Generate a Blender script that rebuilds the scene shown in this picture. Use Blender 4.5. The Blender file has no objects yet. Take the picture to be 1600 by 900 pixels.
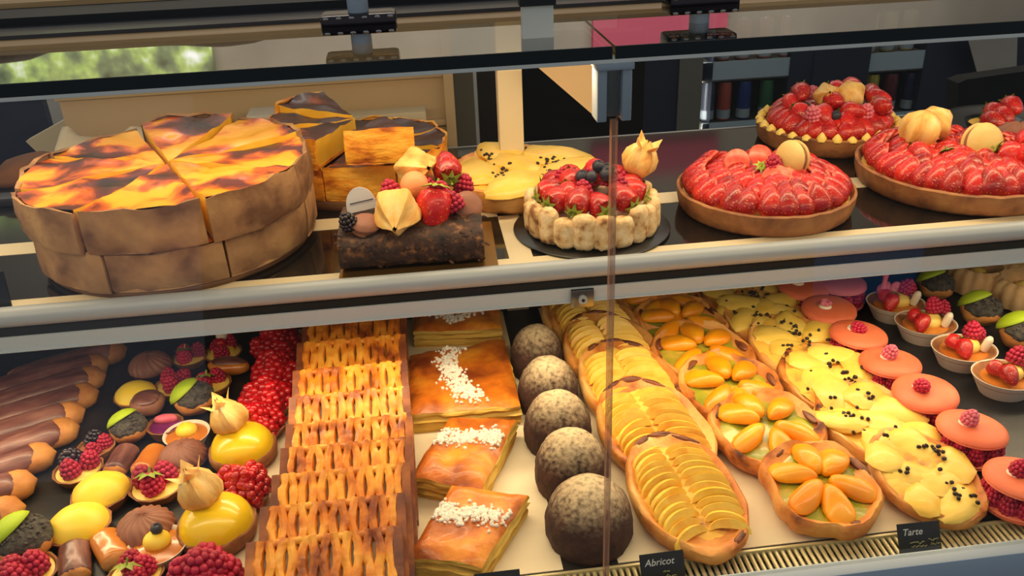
import bpy, math, random
from math import sin, cos, pi, radians as R
from mathutils import Vector as V, Matrix, noise as NZ
random.seed(7)
SC = bpy.context.scene
COL = SC.collection
# ------------------------------------------------------------------ camera
F = 1360.0
CAM = V((0, -.6, .6))
ax = V((14800, -1288, 1360)).normalized()
dn = V((105, 2670, 1360)); dn = (dn - ax * dn.dot(ax)).normalized()
ay = ax.cross(dn)
cam = bpy.data.cameras.new('camera'); co = bpy.data.objects.new('camera', cam); COL.objects.link(co)
right = V((ax[0], ay[0], -dn[0])); down = V((ax[1], ay[1], -dn[1])); fwd = V((ax[2], ay[2], -dn[2]))
mw = Matrix.Identity(4)
for i in range(3):
    mw[i][0] = right[i]; mw[i][1] = -down[i]; mw[i][2] = -fwd[i]; mw[i][3] = CAM[i]
co.matrix_world = mw
cam.sensor_width = 36; cam.lens = F / 1600 * 36; cam.clip_start = .02; cam.clip_end = 60
SC.camera = co
def ray(u, v):
    return right * ((u - 800) / F) + down * ((v - 450) / F) + fwd
def P(u, v, z=0.0):            # the point of the level z under a pixel of the photograph
    r = ray(u, v); return CAM + r * ((z - CAM.z) / r.z)
def PY(u, v, y):               # the point of the upright plane y under a pixel
    r = ray(u, v); return CAM + r * ((y - CAM.y) / r.y)
# ------------------------------------------------------------------ light
SC.view_settings.view_transform = 'Standard'; SC.view_settings.look = 'None'
SC.view_settings.exposure = -0.22; SC.view_settings.gamma = 1.0
w = bpy.data.worlds.new('world'); SC.world = w; w.use_nodes = True
bg = w.node_tree.nodes['Background']
bg.inputs[0].default_value = (.80, .90, 1.0, 1); bg.inputs[1].default_value = .45
def area(name, loc, sx, sy, power, col, rx=0.0, rz=0.0):
    l = bpy.data.lights.new(name, 'AREA'); l.shape = 'RECTANGLE'; l.size = sx; l.size_y = sy
    l.energy = power; l.color = col
    o = bpy.data.objects.new(name, l); COL.objects.link(o); o.location = loc; o.rotation_euler = (rx, 0, rz)
    return o
WARM = (1.0, .76, .46)
area('led_strip_top', (.1, .31, .468), 2.4, .03, 7.0, WARM, R(-4))
area('led_strip_shelf', (.1, .226, .156), 2.4, .02, 5.2, WARM, R(-22))
area('led_strip_front', (.1, -.034, .473), 2.4, .012, 4.2, WARM, R(4))
area('wall_fill_lamp', (.2, 2.2, 1.9), 4.0, .6, 60, (1, .92, .8), R(20))  # added lamp, lifts the back wall that the top glass mirrors
# ------------------------------------------------------------------ materials
def lin(c):
    return tuple((x / 255 / 12.92 if x / 255 <= .04045 else ((x / 255 + .055) / 1.055) ** 2.4) for x in c) + (1,)
def newmat(name):
    m = bpy.data.materials.new(name); m.use_nodes = True
    return m, m.node_tree, m.node_tree.nodes['Principled BSDF']
def mat(name, cols, scale=30, rough=.5, bump=0, bscale=None, coat=0, metal=0, sss=0, stretch=(1, 1, 1), pos=None, detail=4, dist=0.0, var=0):
    m, nt, b = newmat(name); N = nt.nodes; L = nt.links
    b.inputs['Roughness'].default_value = rough; b.inputs['Metallic'].default_value = metal
    b.inputs['Coat Weight'].default_value = coat; b.inputs['Coat Roughness'].default_value = .12
    if sss:
        b.inputs['Subsurface Weight'].default_value = sss; b.inputs['Subsurface Scale'].default_value = .006
    if len(cols) == 1 and not bump:
        b.inputs['Base Color'].default_value = lin(cols[0]); return m
    tc = N.new('ShaderNodeTexCoord'); mp = N.new('ShaderNodeMapping'); oi = N.new('ShaderNodeObjectInfo')
    sc_ = N.new('ShaderNodeMath'); sc_.operation = 'MULTIPLY'; sc_.inputs[1].default_value = 7.0
    L.new(oi.outputs['Random'], sc_.inputs[0]); L.new(sc_.outputs[0], mp.inputs['Location'])
    mp.inputs['Scale'].default_value = stretch; L.new(tc.outputs['Object'], mp.inputs['Vector'])
    n = N.new('ShaderNodeTexNoise'); n.inputs['Scale'].default_value = scale; n.inputs['Detail'].default_value = detail
    n.inputs['Distortion'].default_value = dist
    L.new(mp.outputs[0], n.inputs['Vector'])
    r = N.new('ShaderNodeValToRGB'); e = r.color_ramp
    k = len(cols)
    for i, c in enumerate(cols):
        p = pos[i] if pos else (.3 + .4 * i / max(1, k - 1))
        el = e.elements[i] if i < 2 else e.elements.new(p)
        el.position = p; el.color = lin(c)
    if k == 1: e.elements[1].color = lin(cols[0])
    L.new(n.outputs[0], r.inputs[0]); L.new(r.outputs[0], b.inputs['Base Color'])
    if var:
        hs = N.new('ShaderNodeHueSaturation'); mv = N.new('ShaderNodeMapRange'); mv.inputs[3].default_value = 1 - var; mv.inputs[4].default_value = 1 + var * .5
        L.new(oi.outputs['Random'], mv.inputs[0]); L.new(mv.outputs[0], hs.inputs['Value']); L.new(r.outputs[0], hs.inputs['Color']); L.new(hs.outputs[0], b.inputs['Base Color'])
    if bump:
        n2 = N.new('ShaderNodeTexNoise'); n2.inputs['Scale'].default_value = bscale or scale * 4; n2.inputs['Detail'].default_value = 3
        L.new(mp.outputs[0], n2.inputs['Vector'])
        bp = N.new('ShaderNodeBump'); bp.inputs['Strength'].default_value = bump; bp.inputs['Distance'].default_value = .002
        L.new(n2.outputs[0], bp.inputs['Height']); L.new(bp.outputs[0], b.inputs['Normal'])
    return m
def glass(name, tint=(1, 1, 1, 1), ior=1.5, boost=1.0):
    m, nt, b = newmat(name); N = nt.nodes; L = nt.links
    out = N['Material Output']; N.remove(b)
    t = N.new('ShaderNodeBsdfTransparent'); t.inputs[0].default_value = tint
    g = N.new('ShaderNodeBsdfGlossy'); g.inputs['Roughness'].default_value = .02
    f = N.new('ShaderNodeFresnel'); f.inputs['IOR'].default_value = ior
    ge = N.new('ShaderNodeNewGeometry'); iv = N.new('ShaderNodeMath'); iv.operation = 'SUBTRACT'; iv.inputs[0].default_value = 1.0; L.new(ge.outputs['Backfacing'], iv.inputs[1])
    bo = N.new('ShaderNodeMath'); bo.operation = 'MULTIPLY'; bo.use_clamp = True; L.new(f.outputs[0], bo.inputs[0]); bo.inputs[1].default_value = boost
    mu = N.new('ShaderNodeMath'); mu.operation = 'MULTIPLY'; L.new(bo.outputs[0], mu.inputs[0]); L.new(iv.outputs[0], mu.inputs[1])
    x = N.new('ShaderNodeMixShader'); L.new(mu.outputs[0], x.inputs[0]); L.new(t.outputs[0], x.inputs[1]); L.new(g.outputs[0], x.inputs[2])
    L.new(x.outputs[0], out.inputs[0]); return m
def emit(name, c, s):
    m, nt, b = newmat(name); b.inputs['Base Color'].default_value = (0, 0, 0, 1)
    b.inputs['Emission Color'].default_value = lin(c); b.inputs['Emission Strength'].default_value = s; return m
def dusted(name, dark, dust, h, amp=.35):     # powder sifted over the crown, thinning down the flanks
    m = mat(name, [dark[0], dark[1]], 60, .85, .9, 160); nt = m.node_tree; N = nt.nodes; L = nt.links; b = N['Principled BSDF']
    src = b.inputs['Base Color'].links[0].from_socket
    tc = N.new('ShaderNodeTexCoord'); s = N.new('ShaderNodeSeparateXYZ'); L.new(tc.outputs['Object'], s.inputs[0])
    mr = N.new('ShaderNodeMapRange'); mr.inputs[1].default_value = h * .46; mr.inputs[2].default_value = h * 1.0; L.new(s.outputs[2], mr.inputs[0])
    n = N.new('ShaderNodeTexNoise'); n.inputs['Scale'].default_value = 210; n.inputs['Detail'].default_value = 7; L.new(tc.outputs['Object'], n.inputs['Vector'])
    ma = N.new('ShaderNodeMath'); ma.operation = 'MULTIPLY_ADD'; L.new(n.outputs[0], ma.inputs[0]); ma.inputs[1].default_value = 2.6; ma.inputs[2].default_value = -1.22
    ad = N.new('ShaderNodeMath'); ad.operation = 'ADD'; ad.use_clamp = True; L.new(mr.outputs[0], ad.inputs[0]); L.new(ma.outputs[0], ad.inputs[1])
    mu = N.new('ShaderNodeMath'); mu.operation = 'MULTIPLY'; L.new(ad.outputs[0], mu.inputs[0]); L.new(mr.outputs[0], mu.inputs[1])
    mx = N.new('ShaderNodeMix'); mx.data_type = 'RGBA'; L.new(mu.outputs[0], mx.inputs[0]); L.new(src, mx.inputs[6]); mx.inputs[7].default_value = lin(dust)
    L.new(mx.outputs[2], b.inputs['Base Color']); return m
M = dict(
 alu=mat('alu', [(160, 168, 176)], rough=.5, metal=.1), aluB=mat('alu_strip', [(176, 188, 198)], rough=.5, metal=.1), steel=mat('steel', [(150, 150, 148)], rough=.25, metal=1),
 black=mat('black', [(12, 11, 10)], rough=.9), rubber=mat('rubber', [(20, 19, 19)], rough=.6), chrome=mat('chrome', [(60, 54, 56)], rough=.15, metal=1),
 edge=mat('glass_edge', [(2, 14, 15)], rough=.6), cream=mat('cream_metal', [(214, 200, 168)], rough=.45), white=mat('white_paint', [(222, 218, 205)], rough=.5),
 slate=mat('slate', [(20, 20, 23), (38, 37, 40)], 14, .38, .15, 90), deckm=mat('deck_metal', [(40, 38, 36), (60, 57, 52)], 8, .4, metal=.4),
 backm=mat('back_panel', [(120, 112, 95)], rough=.45, metal=.3), smoke=mat('smoked_glass', [(24, 22, 20)], rough=.08),
 paper=mat('parchment', [(226, 208, 172), (238, 224, 192)], 12, .7, .15, 30), box=mat('beige_panel', [(192, 166, 126), (202, 176, 136)], 3, .6),
 vent=mat('vent_metal', [(206, 192, 146)], rough=.35, metal=.4), navy=mat('navy', [(26, 30, 44), (32, 38, 54)], 2, .5), grey=mat('grey_panel', [(92, 88, 78)], rough=.6),
 paving=mat('paving', [(70, 66, 62), (92, 88, 82)], 3, .8), wall=mat('wall_paint', [(150, 142, 130), (172, 164, 150)], 2.5, .8), wood=mat('wood_board', [(176, 134, 84), (206, 164, 108)], 6, .5, .1, 60, stretch=(1, 12, 12)),
 board=mat('brown_board', [(92, 60, 38), (112, 76, 48)], 10, .55, stretch=(1, 9, 9)), gold=mat('gold_card', [(150, 110, 50)], rough=.3, metal=.7),
 blackcard=mat('black_card', [(16, 15, 15)], rough=.35), chalk=mat('chalk', [(196, 200, 200)], rough=.9), chalky=mat('chalk_yellow', [(150, 150, 110)], rough=.9),
 crust=mat('crust', [(108, 72, 48), (156, 116, 80), (188, 146, 98)], 18, .75, .6, 120, pos=[.36, .5, .68]), crustG=mat('puff_crust', [(170, 84, 20), (232, 150, 36), (248, 184, 66)], 26, .5, .9, 70, stretch=(1, 1, 2.5), pos=[.34, .46, .62]),
 crustD=mat('tart_shell', [(112, 66, 36), (150, 94, 52), (172, 116, 66)], 40, .65, .4, 160),
 skin=mat('flan_skin', [(40, 14, 12), (104, 34, 14), (214, 98, 10), (246, 168, 20), (250, 190, 44)], 13, .35, .5, 60, coat=.25, pos=[.33, .43, .49, .55, .72], dist=.35, detail=7),
 skinD=mat('flan_skin_dark', [(40, 12, 12), (74, 22, 14), (190, 86, 14), (244, 170, 30)], 13, .4, .5, 60, coat=.15, pos=[.3, .6, .68, .77], dist=.5, detail=7),
 custard=mat('custard', [(232, 176, 40), (246, 200, 70)], 40, .5, .2, 120, sss=.15),
 straw=mat('strawberry', [(150, 8, 22), (194, 18, 26), (216, 46, 34)], 60, .38, .4, 260, coat=.3, sss=.1, var=.3), strawC=mat('strawberry_cut', [(226, 60, 48), (238, 100, 78), (244, 150, 120)], 70, .4, .1, 200, coat=.1, var=.2),
 rasp=mat('raspberry', [(156, 16, 50), (204, 34, 74)], 50, .5, sss=.15, var=.2), raspR=mat('raspberry_glazed', [(160, 6, 20), (204, 18, 28)], 60, .3, coat=.3, var=.2), rpink=mat('raspberry_pale', [(206, 84, 110), (226, 128, 140)], 60, .5),
 blackb=mat('blackberry', [(22, 16, 26), (44, 26, 44)], 60, .3, coat=.4), blueb=mat('blueberry', [(34, 36, 50), (56, 58, 72)], 60, .5),
 leaf=mat('leaf', [(108, 126, 40), (168, 180, 62)], 60, .5), husk=mat('husk', [(214, 150, 70), (236, 190, 104), (244, 212, 146)], 50, .6, .5, 160, stretch=(2, 2, .4), sss=.2), phys=mat('physalis_berry', [(236, 150, 24), (246, 176, 50)], 30, .25, coat=.5),
 lemon=mat('lemon_glaze', [(244, 204, 20), (252, 216, 44)], 20, .28, coat=.35, sss=.2), lemonM=mat('lemon_cream', [(246, 208, 44), (252, 220, 84)], 30, .45, sss=.2),
 choc=mat('chocolate', [(44, 22, 16), (66, 34, 24)], 40, .45, .3), nuts=mat('nut_crumb', [(32, 18, 14), (66, 38, 24), (140, 92, 48)], 90, .7, .8, 260, pos=[.35, .55, .72]),
 mocha=mat('mocha_cream', [(132, 82, 62), (158, 104, 80)], 40, .55, .2), icing=mat('chocolate_icing', [(84, 48, 44), (118, 72, 64), (150, 104, 92)], 26, .4, .2, 60, stretch=(1, 5, 1), coat=.2),
 choux=mat('choux', [(176, 106, 46), (214, 148, 76)], 40, .6, .5, 140), caramel=mat('caramel', [(186, 100, 30), (214, 134, 50)], 30, .25, coat=.5),
 lime=mat('lime_disc', [(160, 188, 20), (180, 204, 40)], 20, .6), poppy=mat('poppy_crumb', [(44, 40, 38), (92, 86, 78)], 180, .8, .9, 300), purple=mat('plum', [(90, 24, 74), (130, 40, 110)], 40, .3, coat=.4),
 biscuit=mat('ladyfinger', [(140, 92, 54), (214, 174, 118), (236, 208, 162)], 70, .8, .9, 150, pos=[.32, .44, .6], detail=6), plaque=mat('plaque', [(212, 212, 214)], rough=.5), peach=mat('peach', [(226, 140, 80), (236, 160, 104)], 30, .5),
 lat=mat('lattice_crust', [(138, 60, 14), (220, 126, 24), (244, 172, 56)], 34, .45, .8, 110, coat=.12, pos=[.34, .48, .64]), latD=mat('lattice_edge', [(86, 38, 20), (130, 66, 30), (190, 112, 46)], 24, .5, .6, 90), fill=mat('green_filling', [(96, 66, 22), (150, 100, 32)], 60, .4),
 puffT=mat('puff_glaze', [(136, 60, 18), (206, 110, 20), (234, 150, 40)], 20, .42, .9, 90, coat=.15, dist=.4, detail=8, pos=[.34, .5, .66]), puffS=mat('puff_layers', [(176, 120, 36), (226, 182, 74), (232, 198, 100)], 26, .7, .9, 50, stretch=(.5, .5, 7)), sugar=mat('pearl_sugar', [(246, 240, 226)], rough=.7),
 dome=dusted('cocoa_dome', [(46, 26, 20), (78, 46, 34)], (224, 200, 158), .07), apple=mat('apple', [(244, 190, 50), (248, 208, 84), (238, 172, 48)], 40, .42, .2, 120, coat=.12, var=.1), dough=mat('tart_dough', [(84, 38, 22), (196, 112, 40), (228, 158, 76), (240, 186, 108)], 20, .55, .8, 110, coat=.08, pos=[.30, .38, .52, .68]),
 apri=mat('apricot', [(240, 140, 4), (246, 158, 8), (250, 178, 24)], 30, .36, .3, 90, coat=.2, var=.1), pist=mat('pistachio_cream', [(134, 142, 30), (160, 158, 40), (214, 176, 66)], 40, .35, .5, 120, coat=.3), burnt=mat('burnt_rim', [(64, 28, 20), (150, 84, 44)], 90, .5, .5, 120),
 pear=mat('pear', [(238, 188, 62), (246, 206, 90), (250, 212, 104)], 26, .45, .3, 90, coat=.12, sss=.15, var=.08), pearC=mat('almond_cream', [(140, 76, 40), (234, 176, 62), (246, 198, 84)], 24, .5, .6, 100, coat=.1, pos=[.30, .42, .6]), chip=mat('choc_chip', [(36, 18, 16)], rough=.4),
 mac=mat('macaron', [(222, 104, 66), (234, 122, 82)], 30, .55, .15, 300), macP=mat('macaron_pink', [(214, 104, 112), (224, 122, 126)], 30, .55, .15, 300), macY=mat('macaron_yellow', [(206, 172, 96), (222, 192, 120)], 30, .55, .15, 300), pcream=mat('pastry_cream', [(244, 208, 92), (248, 218, 120)], 30, .4),
 cup=mat('paper_cup', [(222, 206, 186)], rough=.7), cream2=mat('whipped_cream', [(240, 226, 200)], rough=.5), cookie=mat('pale_cookie', [(206, 160, 104), (228, 190, 138)], 40, .7, .4, 120), bread=mat('bread', [(70, 40, 24), (120, 76, 44)], 14, .8, .6, 60),
 rim=mat('tray_rim', [(60, 58, 60)], rough=.3), silicone=None)
def seeds(m):        # pale seeds set in the skin of a strawberry
    nt = M[m].node_tree; N = nt.nodes; L = nt.links; b = N['Principled BSDF']; src = b.inputs['Base Color'].links[0].from_socket
    tc = N.new('ShaderNodeTexCoord'); v = N.new('ShaderNodeTexVoronoi'); v.inputs['Scale'].default_value = 330; L.new(tc.outputs['Object'], v.inputs['Vector'])
    mr = N.new('ShaderNodeMapRange'); mr.inputs[1].default_value = .16; mr.inputs[2].default_value = .26; mr.inputs[3].default_value = .8; mr.inputs[4].default_value = 0; L.new(v.outputs['Distance'], mr.inputs[0])
    mx = N.new('ShaderNodeMix'); mx.data_type = 'RGBA'; L.new(mr.outputs[0], mx.inputs[0]); L.new(src, mx.inputs[6]); mx.inputs[7].default_value = lin((228, 150, 80)); L.new(mx.outputs[2], b.inputs['Base Color'])
seeds('straw')
M['pane'] = glass('pane_glass', (.98, .99, .98, 1), 1.5, 1.7); M['slabglass'] = glass('slab_glass', (.80, .86, .84, 1), 1.5, 2.0)
def joint_mat():
    m, nt, b = newmat('joint_strip'); N = nt.nodes; L = nt.links; out = N['Material Output']
    b.inputs['Base Color'].default_value = lin((190, 140, 110)); b.inputs['Roughness'].default_value = .3
    t = N.new('ShaderNodeBsdfTransparent'); x = N.new('ShaderNodeMixShader'); x.inputs[0].default_value = .45
    L.new(t.outputs[0], x.inputs[1]); L.new(b.outputs[0], x.inputs[2]); L.new(x.outputs[0], out.inputs[0]); return m
M['silicone'] = joint_mat()
# ------------------------------------------------------------------ mesh tools
class G:
    def __init__(s): s.v = []; s.f = []; s.m = []
    def add(s, vs, fs, mi=0, T=None):
        o = len(s.v)
        s.v += [tuple(T @ V(p)) if T else tuple(p) for p in vs]
        s.f += [tuple(i + o for i in f) for f in fs]; s.m += [mi] * len(fs); return s
    def mesh(s, mats, smooth=True, name='m'):
        me = bpy.data.meshes.new(name); me.from_pydata(s.v, [], s.f)
        for m in (mats if isinstance(mats, (list, tuple)) else [mats]): me.materials.append(M[m])
        me.polygons.foreach_set('material_index', s.m)
        me.polygons.foreach_set('use_smooth', [smooth] * len(s.f)); me.update()
        if smooth is True:
            try: me.set_sharp_from_angle(angle=R(50))
            except Exception: pass
        return me
CACHE = {}
ORD = ['first', 'second', 'third', 'fourth', 'fifth', 'sixth', 'seventh', 'eighth', 'ninth', 'tenth']
def cm(key, fn):
    if key not in CACHE: CACHE[key] = fn()
    return CACHE[key]
def T(loc=(0, 0, 0), rot=(0, 0, 0), sc=1):
    from mathutils import Euler
    s = sc if isinstance(sc, (tuple, list)) else (sc,) * 3
    return Matrix.Translation(loc) @ Euler(rot).to_matrix().to_4x4() @ Matrix.Diagonal((*s, 1))
def nz(p, s, seed=0.0): return NZ.noise(V((p[0] * s + seed, p[1] * s - seed * 1.7, p[2] * s + seed * .6)))
def boxg(a, b):
    x0, y0, z0 = a; x1, y1, z1 = b
    return [(x0, y0, z0), (x1, y0, z0), (x1, y1, z0), (x0, y1, z0), (x0, y0, z1), (x1, y0, z1), (x1, y1, z1), (x0, y1, z1)], \
           [(0, 3, 2, 1), (4, 5, 6, 7), (0, 1, 5, 4), (1, 2, 6, 5), (2, 3, 7, 6), (3, 0, 4, 7)]
def boxm(a, b, m):
    return G().add(*boxg(a, b)).mesh(m, False)
def bevbox(a, b, m, r=.004):
    import bmesh
    vs, fs = boxg(a, b); bm = bmesh.new(); bv = [bm.verts.new(p) for p in vs]
    for f in fs: bm.faces.new([bv[i] for i in f])
    bmesh.ops.bevel(bm, geom=bm.edges[:], offset=r, segments=2, affect='EDGES', profile=.6)
    me = bpy.data.meshes.new('b'); bm.to_mesh(me); bm.free(); me.materials.append(M[m])
    for p in me.polygons: p.use_smooth = True
    try: me.set_sharp_from_angle(angle=R(40))
    except Exception: pass
    return me
def lathe(prof, n=28, fn=None):          # prof: (radius, z); fn(theta, k, r, z) -> r, z
    vs, fs = [], []; rings = []
    for k, (r, z) in enumerate(prof):
        if r < 1e-6:
            rr, zz = fn(0, k, 0, z) if fn else (0, z)
            rings.append([len(vs)]); vs.append((0, 0, zz)); continue
        ring = []
        for i in range(n):
            t = 2 * pi * i / n; rr, zz = fn(t, k, r, z) if fn else (r, z)
            ring.append(len(vs)); vs.append((rr * cos(t), rr * sin(t), zz))
        rings.append(ring)
    for a, b in zip(rings, rings[1:]):
        for i in range(n):
            j = (i + 1) % n
            if len(a) == 1 and len(b) == 1: continue
            if len(a) == 1: fs.append((a[0], b[j], b[i]))
            elif len(b) == 1: fs.append((a[i], a[j], b[0]))
            else: fs.append((a[i], a[j], b[j], b[i]))
    return vs, fs
def ball(r, n=12, m=8, fn=None):
    pr = [(r * sin(pi * k / m) if 0 < k < m else 0, -r * cos(pi * k / m)) for k in range(m + 1)]
    vs, fs = lathe(pr, n)
    if fn: vs = [tuple(fn(V(p))) for p in vs]
    return vs, fs
def lump(r, seed, amp=.15, s=40, n=14, m=9, sq=(1, 1, 1)):
    def f(p): return V((p.x * sq[0], p.y * sq[1], p.z * sq[2])) * (1 + amp * nz(p, s, seed))
    return ball(r, n, m, f)
def tube(pts, r, n=10):
    vs, fs = [], []; pts = [V(p) for p in pts]; L = len(pts)
    for k, p in enumerate(pts):
        d = (pts[min(k + 1, L - 1)] - pts[max(k - 1, 0)]).normalized()
        a = d.orthogonal().normalized() if abs(d.z) < .9 else V((1, 0, 0)); a = (a - d * a.dot(d)).normalized(); b = d.cross(a)
        rr = r[k] if isinstance(r, (list, tuple)) else r
        vs += [tuple(p + a * rr * cos(2 * pi * i / n) + b * rr * sin(2 * pi * i / n)) for i in range(n)]
    for k in range(L - 1):
        fs += [(k * n + i, k * n + (i + 1) % n, (k + 1) * n + (i + 1) % n, (k + 1) * n + i) for i in range(n)]
    fs.append(tuple(range(n))[::-1]); fs.append(tuple((L - 1) * n + i for i in range(n)))
    return vs, fs
# ------------------------------------------------------------------ objects
def thing(name, label, cat, loc, rz=0.0, group=None, rot=None):
    o = bpy.data.objects.new(name, None); COL.objects.link(o); o.empty_display_size = .01
    o.location = loc; o.rotation_euler = rot or (0, 0, rz); o['label'] = label; o['category'] = cat
    if group: o['group'] = group
    return o
def part(name, me, parent, loc=(0, 0, 0), rot=(0, 0, 0), sc=1, kind=None, label=None):
    o = bpy.data.objects.new(name, me); COL.objects.link(o); o.parent = parent
    o.location = loc; o.rotation_euler = rot; o.scale = sc if isinstance(sc, (tuple, list)) else (sc,) * 3
    if kind: o['kind'] = kind
    if label: o['label'] = label
    return o
def solo(name, me, label, cat, loc=(0, 0, 0), rot=(0, 0, 0), group=None):
    o = part(name, me, None, loc, rot); o['label'] = label; o['category'] = cat
    if group: o['group'] = group
    return o
def struct(name, me, label=None, parent=None, loc=(0, 0, 0), rot=(0, 0, 0)):
    o = part(name, me, parent, loc, rot)
    if not parent:
        o['kind'] = 'structure'; o['category'] = name.split('_')[0]
        o['label'] = label
    return o
X0, X1 = -1.25, 1.45
# ================================================================== the setting
struct('floor', boxm((-9, -16, -.9), (9, 3.3, -.88), 'paving'), 'dark floor of the shop far below the case')
struct('wall_back', boxm((-4, 3.2, -.88), (5, 3.3, 2.2), 'wall'), 'greige back wall of the shop behind the counter')
struct('ceiling', boxm((-4, .6, 2.0), (5, 3.3, 2.05), 'white'), 'pale ceiling over the space behind the counter')
struct('trim_1', boxm((X0, -.012, -.05), (X1, .535, 0), 'deckm'), 'dark metal deck of the lower level of the pastry case')
bk = bpy.data.objects.new('trim_2', None); COL.objects.link(bk); bk['kind'] = 'structure'; bk['category'] = 'trim'; bk['label'] = 'grey rear panel behind the lower deck with a bright foot strip'
struct('rear_panel', boxm((X0, .527, 0), (X1, .535, .19), 'backm'), parent=bk)
struct('foot_strip', boxm((X0, .5235, .0), (X1, .527, .004), 'alu'), parent=bk)
struct('trim_3', bevbox((.105, .5, 0), (.137, .525, .475), 'cream', .002), 'cream upright post at the back of the case')
sh = bpy.data.objects.new('trim_4', None); COL.objects.link(sh); sh['kind'] = 'structure'; sh['category'] = 'trim'; sh['label'] = 'upper shelf of smoked glass in a cream frame with a rounded aluminium nose'
struct('smoked_glass', boxm((X0, .226, .192), (X1, .655, .1995), 'smoke'), parent=sh)
struct('rear_edge', boxm((X0, .655, .192), (X1, .658, .2005), 'alu'), parent=sh)
struct('frame_bar', boxm((X0, .232, .1994), (X1, .252, .2), 'cream'), parent=sh)
struct('frame_bar', boxm((X0, .375, .1994), (X1, .41, .2), 'cream'), parent=sh)
struct('cross_bar', boxm((.086, .252, .1994), (.112, .655, .2), 'cream'), parent=sh)
g = G().add(*tube([(X0, .222, .196), (X1, .222, .196)], .0105, 24)); struct('nose_tube', g.mesh('alu'), parent=sh)
struct('gap', boxm((X0, .2185, .172), (X1, .232, .19), 'black'), parent=sh)
g = G().add(*boxg((X0, .2165, .159), (X1, .2225, .1755))).add(*boxg((X0, .215, .1585), (X1, .2225, .1600))); struct('light_channel', g.mesh('aluB', False), parent=sh)
# glass
def glass_pane(n, a, b, m, label):
    return struct('window_%d' % n, boxm(a, b, m), label)
glass_pane(1, (X0, -.053, .012), (.1265, -.047, .474), 'pane', 'front glass pane on the left of the upright joint')
glass_pane(2, (.1305, -.053, .012), (X1, -.047, .474), 'pane', 'front glass pane on the right of the upright joint')
struct('trim_5', boxm((.1265, -.0535, .012), (.1305, -.0465, .436), 'silicone'), 'upright joint strip between the two front glass panes')
for n, (a, b, l) in enumerate([(X0, .1265, 'left'), (.1285, X1, 'right')]):
    s = glass_pane(3 + n, (a, -.05, .476), (b, .5, .484), 'slabglass', 'thick top glass of the case on the %s of its seam, with a dark green edge' % l)
    part('glass_edge', boxm((a, -.0515, .476), (b, -.05, .484), 'edge'), s)
struct('trim_6', boxm((X0, -.0515, .4735), (X1, -.0415, .476), 'white'), 'thin bright strip under the front edge of the top glass')
rl = bpy.data.objects.new('trim_7', None); COL.objects.link(rl); rl['kind'] = 'structure'; rl['category'] = 'trim'; rl['label'] = 'aluminium bottom rail below the front glass'
struct('rail', bevbox((X0, -.064, -.02), (X1, -.047, .012), 'aluB', .002), parent=rl)
struct('plinth', boxm((X0, -.06, -.4), (X1, -.05, -.02), 'black'), parent=rl)
# bracket holding the glass at the joint
b = thing('glass_clamp', 'aluminium clamp under the top glass at the joint of the front panes', 'clamp', (.1285, -.045, .435))
part('side_bar', bevbox((-.0115, -.006, 0), (-.005, .012, .034), 'alu', .001), b)
part('side_bar', bevbox((.005, -.006, 0), (.0115, .012, .034), 'alu', .001), b)
part('channel', boxm((-.005, .0, 0.002), (.005, .012, .034), 'steel'), b)
part('cap', bevbox((-.0125, -.008, .034), (.0125, .014, .0385), 'alu', .001), b)
c = thing('shelf_clip', 'small aluminium clip with a round screw on the shelf nose', 'clip', (.159, .2145, .158))
part('plate', bevbox((-.0125, -.003, -.004), (.0125, .001, .017), 'steel', .001), c)
g = G().add(*tube([(0, -.0062, .006), (0, -.002, .006)], .0048, 18)); part('screw', g.mesh('alu'), c)
g = G().add(*tube([(0, -.0066, .006), (0, -.006, .006)], .002, 6)); part('socket', g.mesh('black'), c)
# on the top glass: the foot of the next display
dsp = bpy.data.objects.new('trim_8', None); COL.objects.link(dsp); dsp['kind'] = 'structure'; dsp['category'] = 'trim'; dsp['label'] = 'stepped foot of the bread display standing on the top glass'
for nm, y0, y1, z1, m in [('cream_strip', .057, .082, .487, 'wood'), ('metal_step', .082, .124, .49, 'rim'), ('rubber_strip', .124, .177, .496, 'rubber'), ('bread_board', .177, .5, .5, 'wood')]:
    struct(nm, boxm((X0, y0, .484), (X1, y1, z1), m), parent=dsp)
for x, y, l, sq in [(-.033, .012, 'round silver standoff post on the left of the top glass', 0), (.203, .012, 'round silver standoff post on the right of the top glass', 0), (.085, -.008, 'flat white standoff post in the middle of the top glass', 1)]:
    t = thing('standoff_post', l, 'post', (x, y, .484), 0, None)
    za = PY(560, 50, .012).z - .484; zb = PY(560, 18, .012).z - .484
    if sq:
        part('shaft', boxm((-.0105, -.003, 0), (.0105, .004, .2), 'white'), t)
        part('collar', boxm((-.012, -.005, .021), (.012, .005, .034), 'rubber'), t)
    else:
        g = G().add(*lathe([(0, 0), (.007, 0), (.007, .25), (0, .25)], 20)); part('shaft', g.mesh('alu'), t)
        part('collar', bevbox((-.025, -.012, za), (.025, .012, zb), 'chrome', .003), t)
        for i in range(6):
            for z in (za + .002, zb - .002): part('glint_bead', cm('glint_bead', lambda: G().add(*ball(.0022, 10, 6)).mesh('steel')), t, (-.021 + i * .0084, -.0122, z), (0, 0, 0), (1, .5, .5))  # beads stand in for the dotted LED glints on the chrome
def loaf(x, y, L, W, h, lab):
    o = thing('bread_loaf', lab, 'bread', (x, y, .5), R(4))
    part('loaf', G().add(*lump(1, x * 9, .12, 1.5, 24, 14)).mesh('bread'), o, (0, 0, h * .9), (0, 0, 0), (L / 2, W / 2, h))
    return o
loaf(-.44, .40, .16, .1, .03, 'dark crusted loaf at the left end of the wooden bread board')
loaf(-.22, .43, .22, .1, .03, 'dark crusted long loaf in the middle of the wooden bread board')
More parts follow.
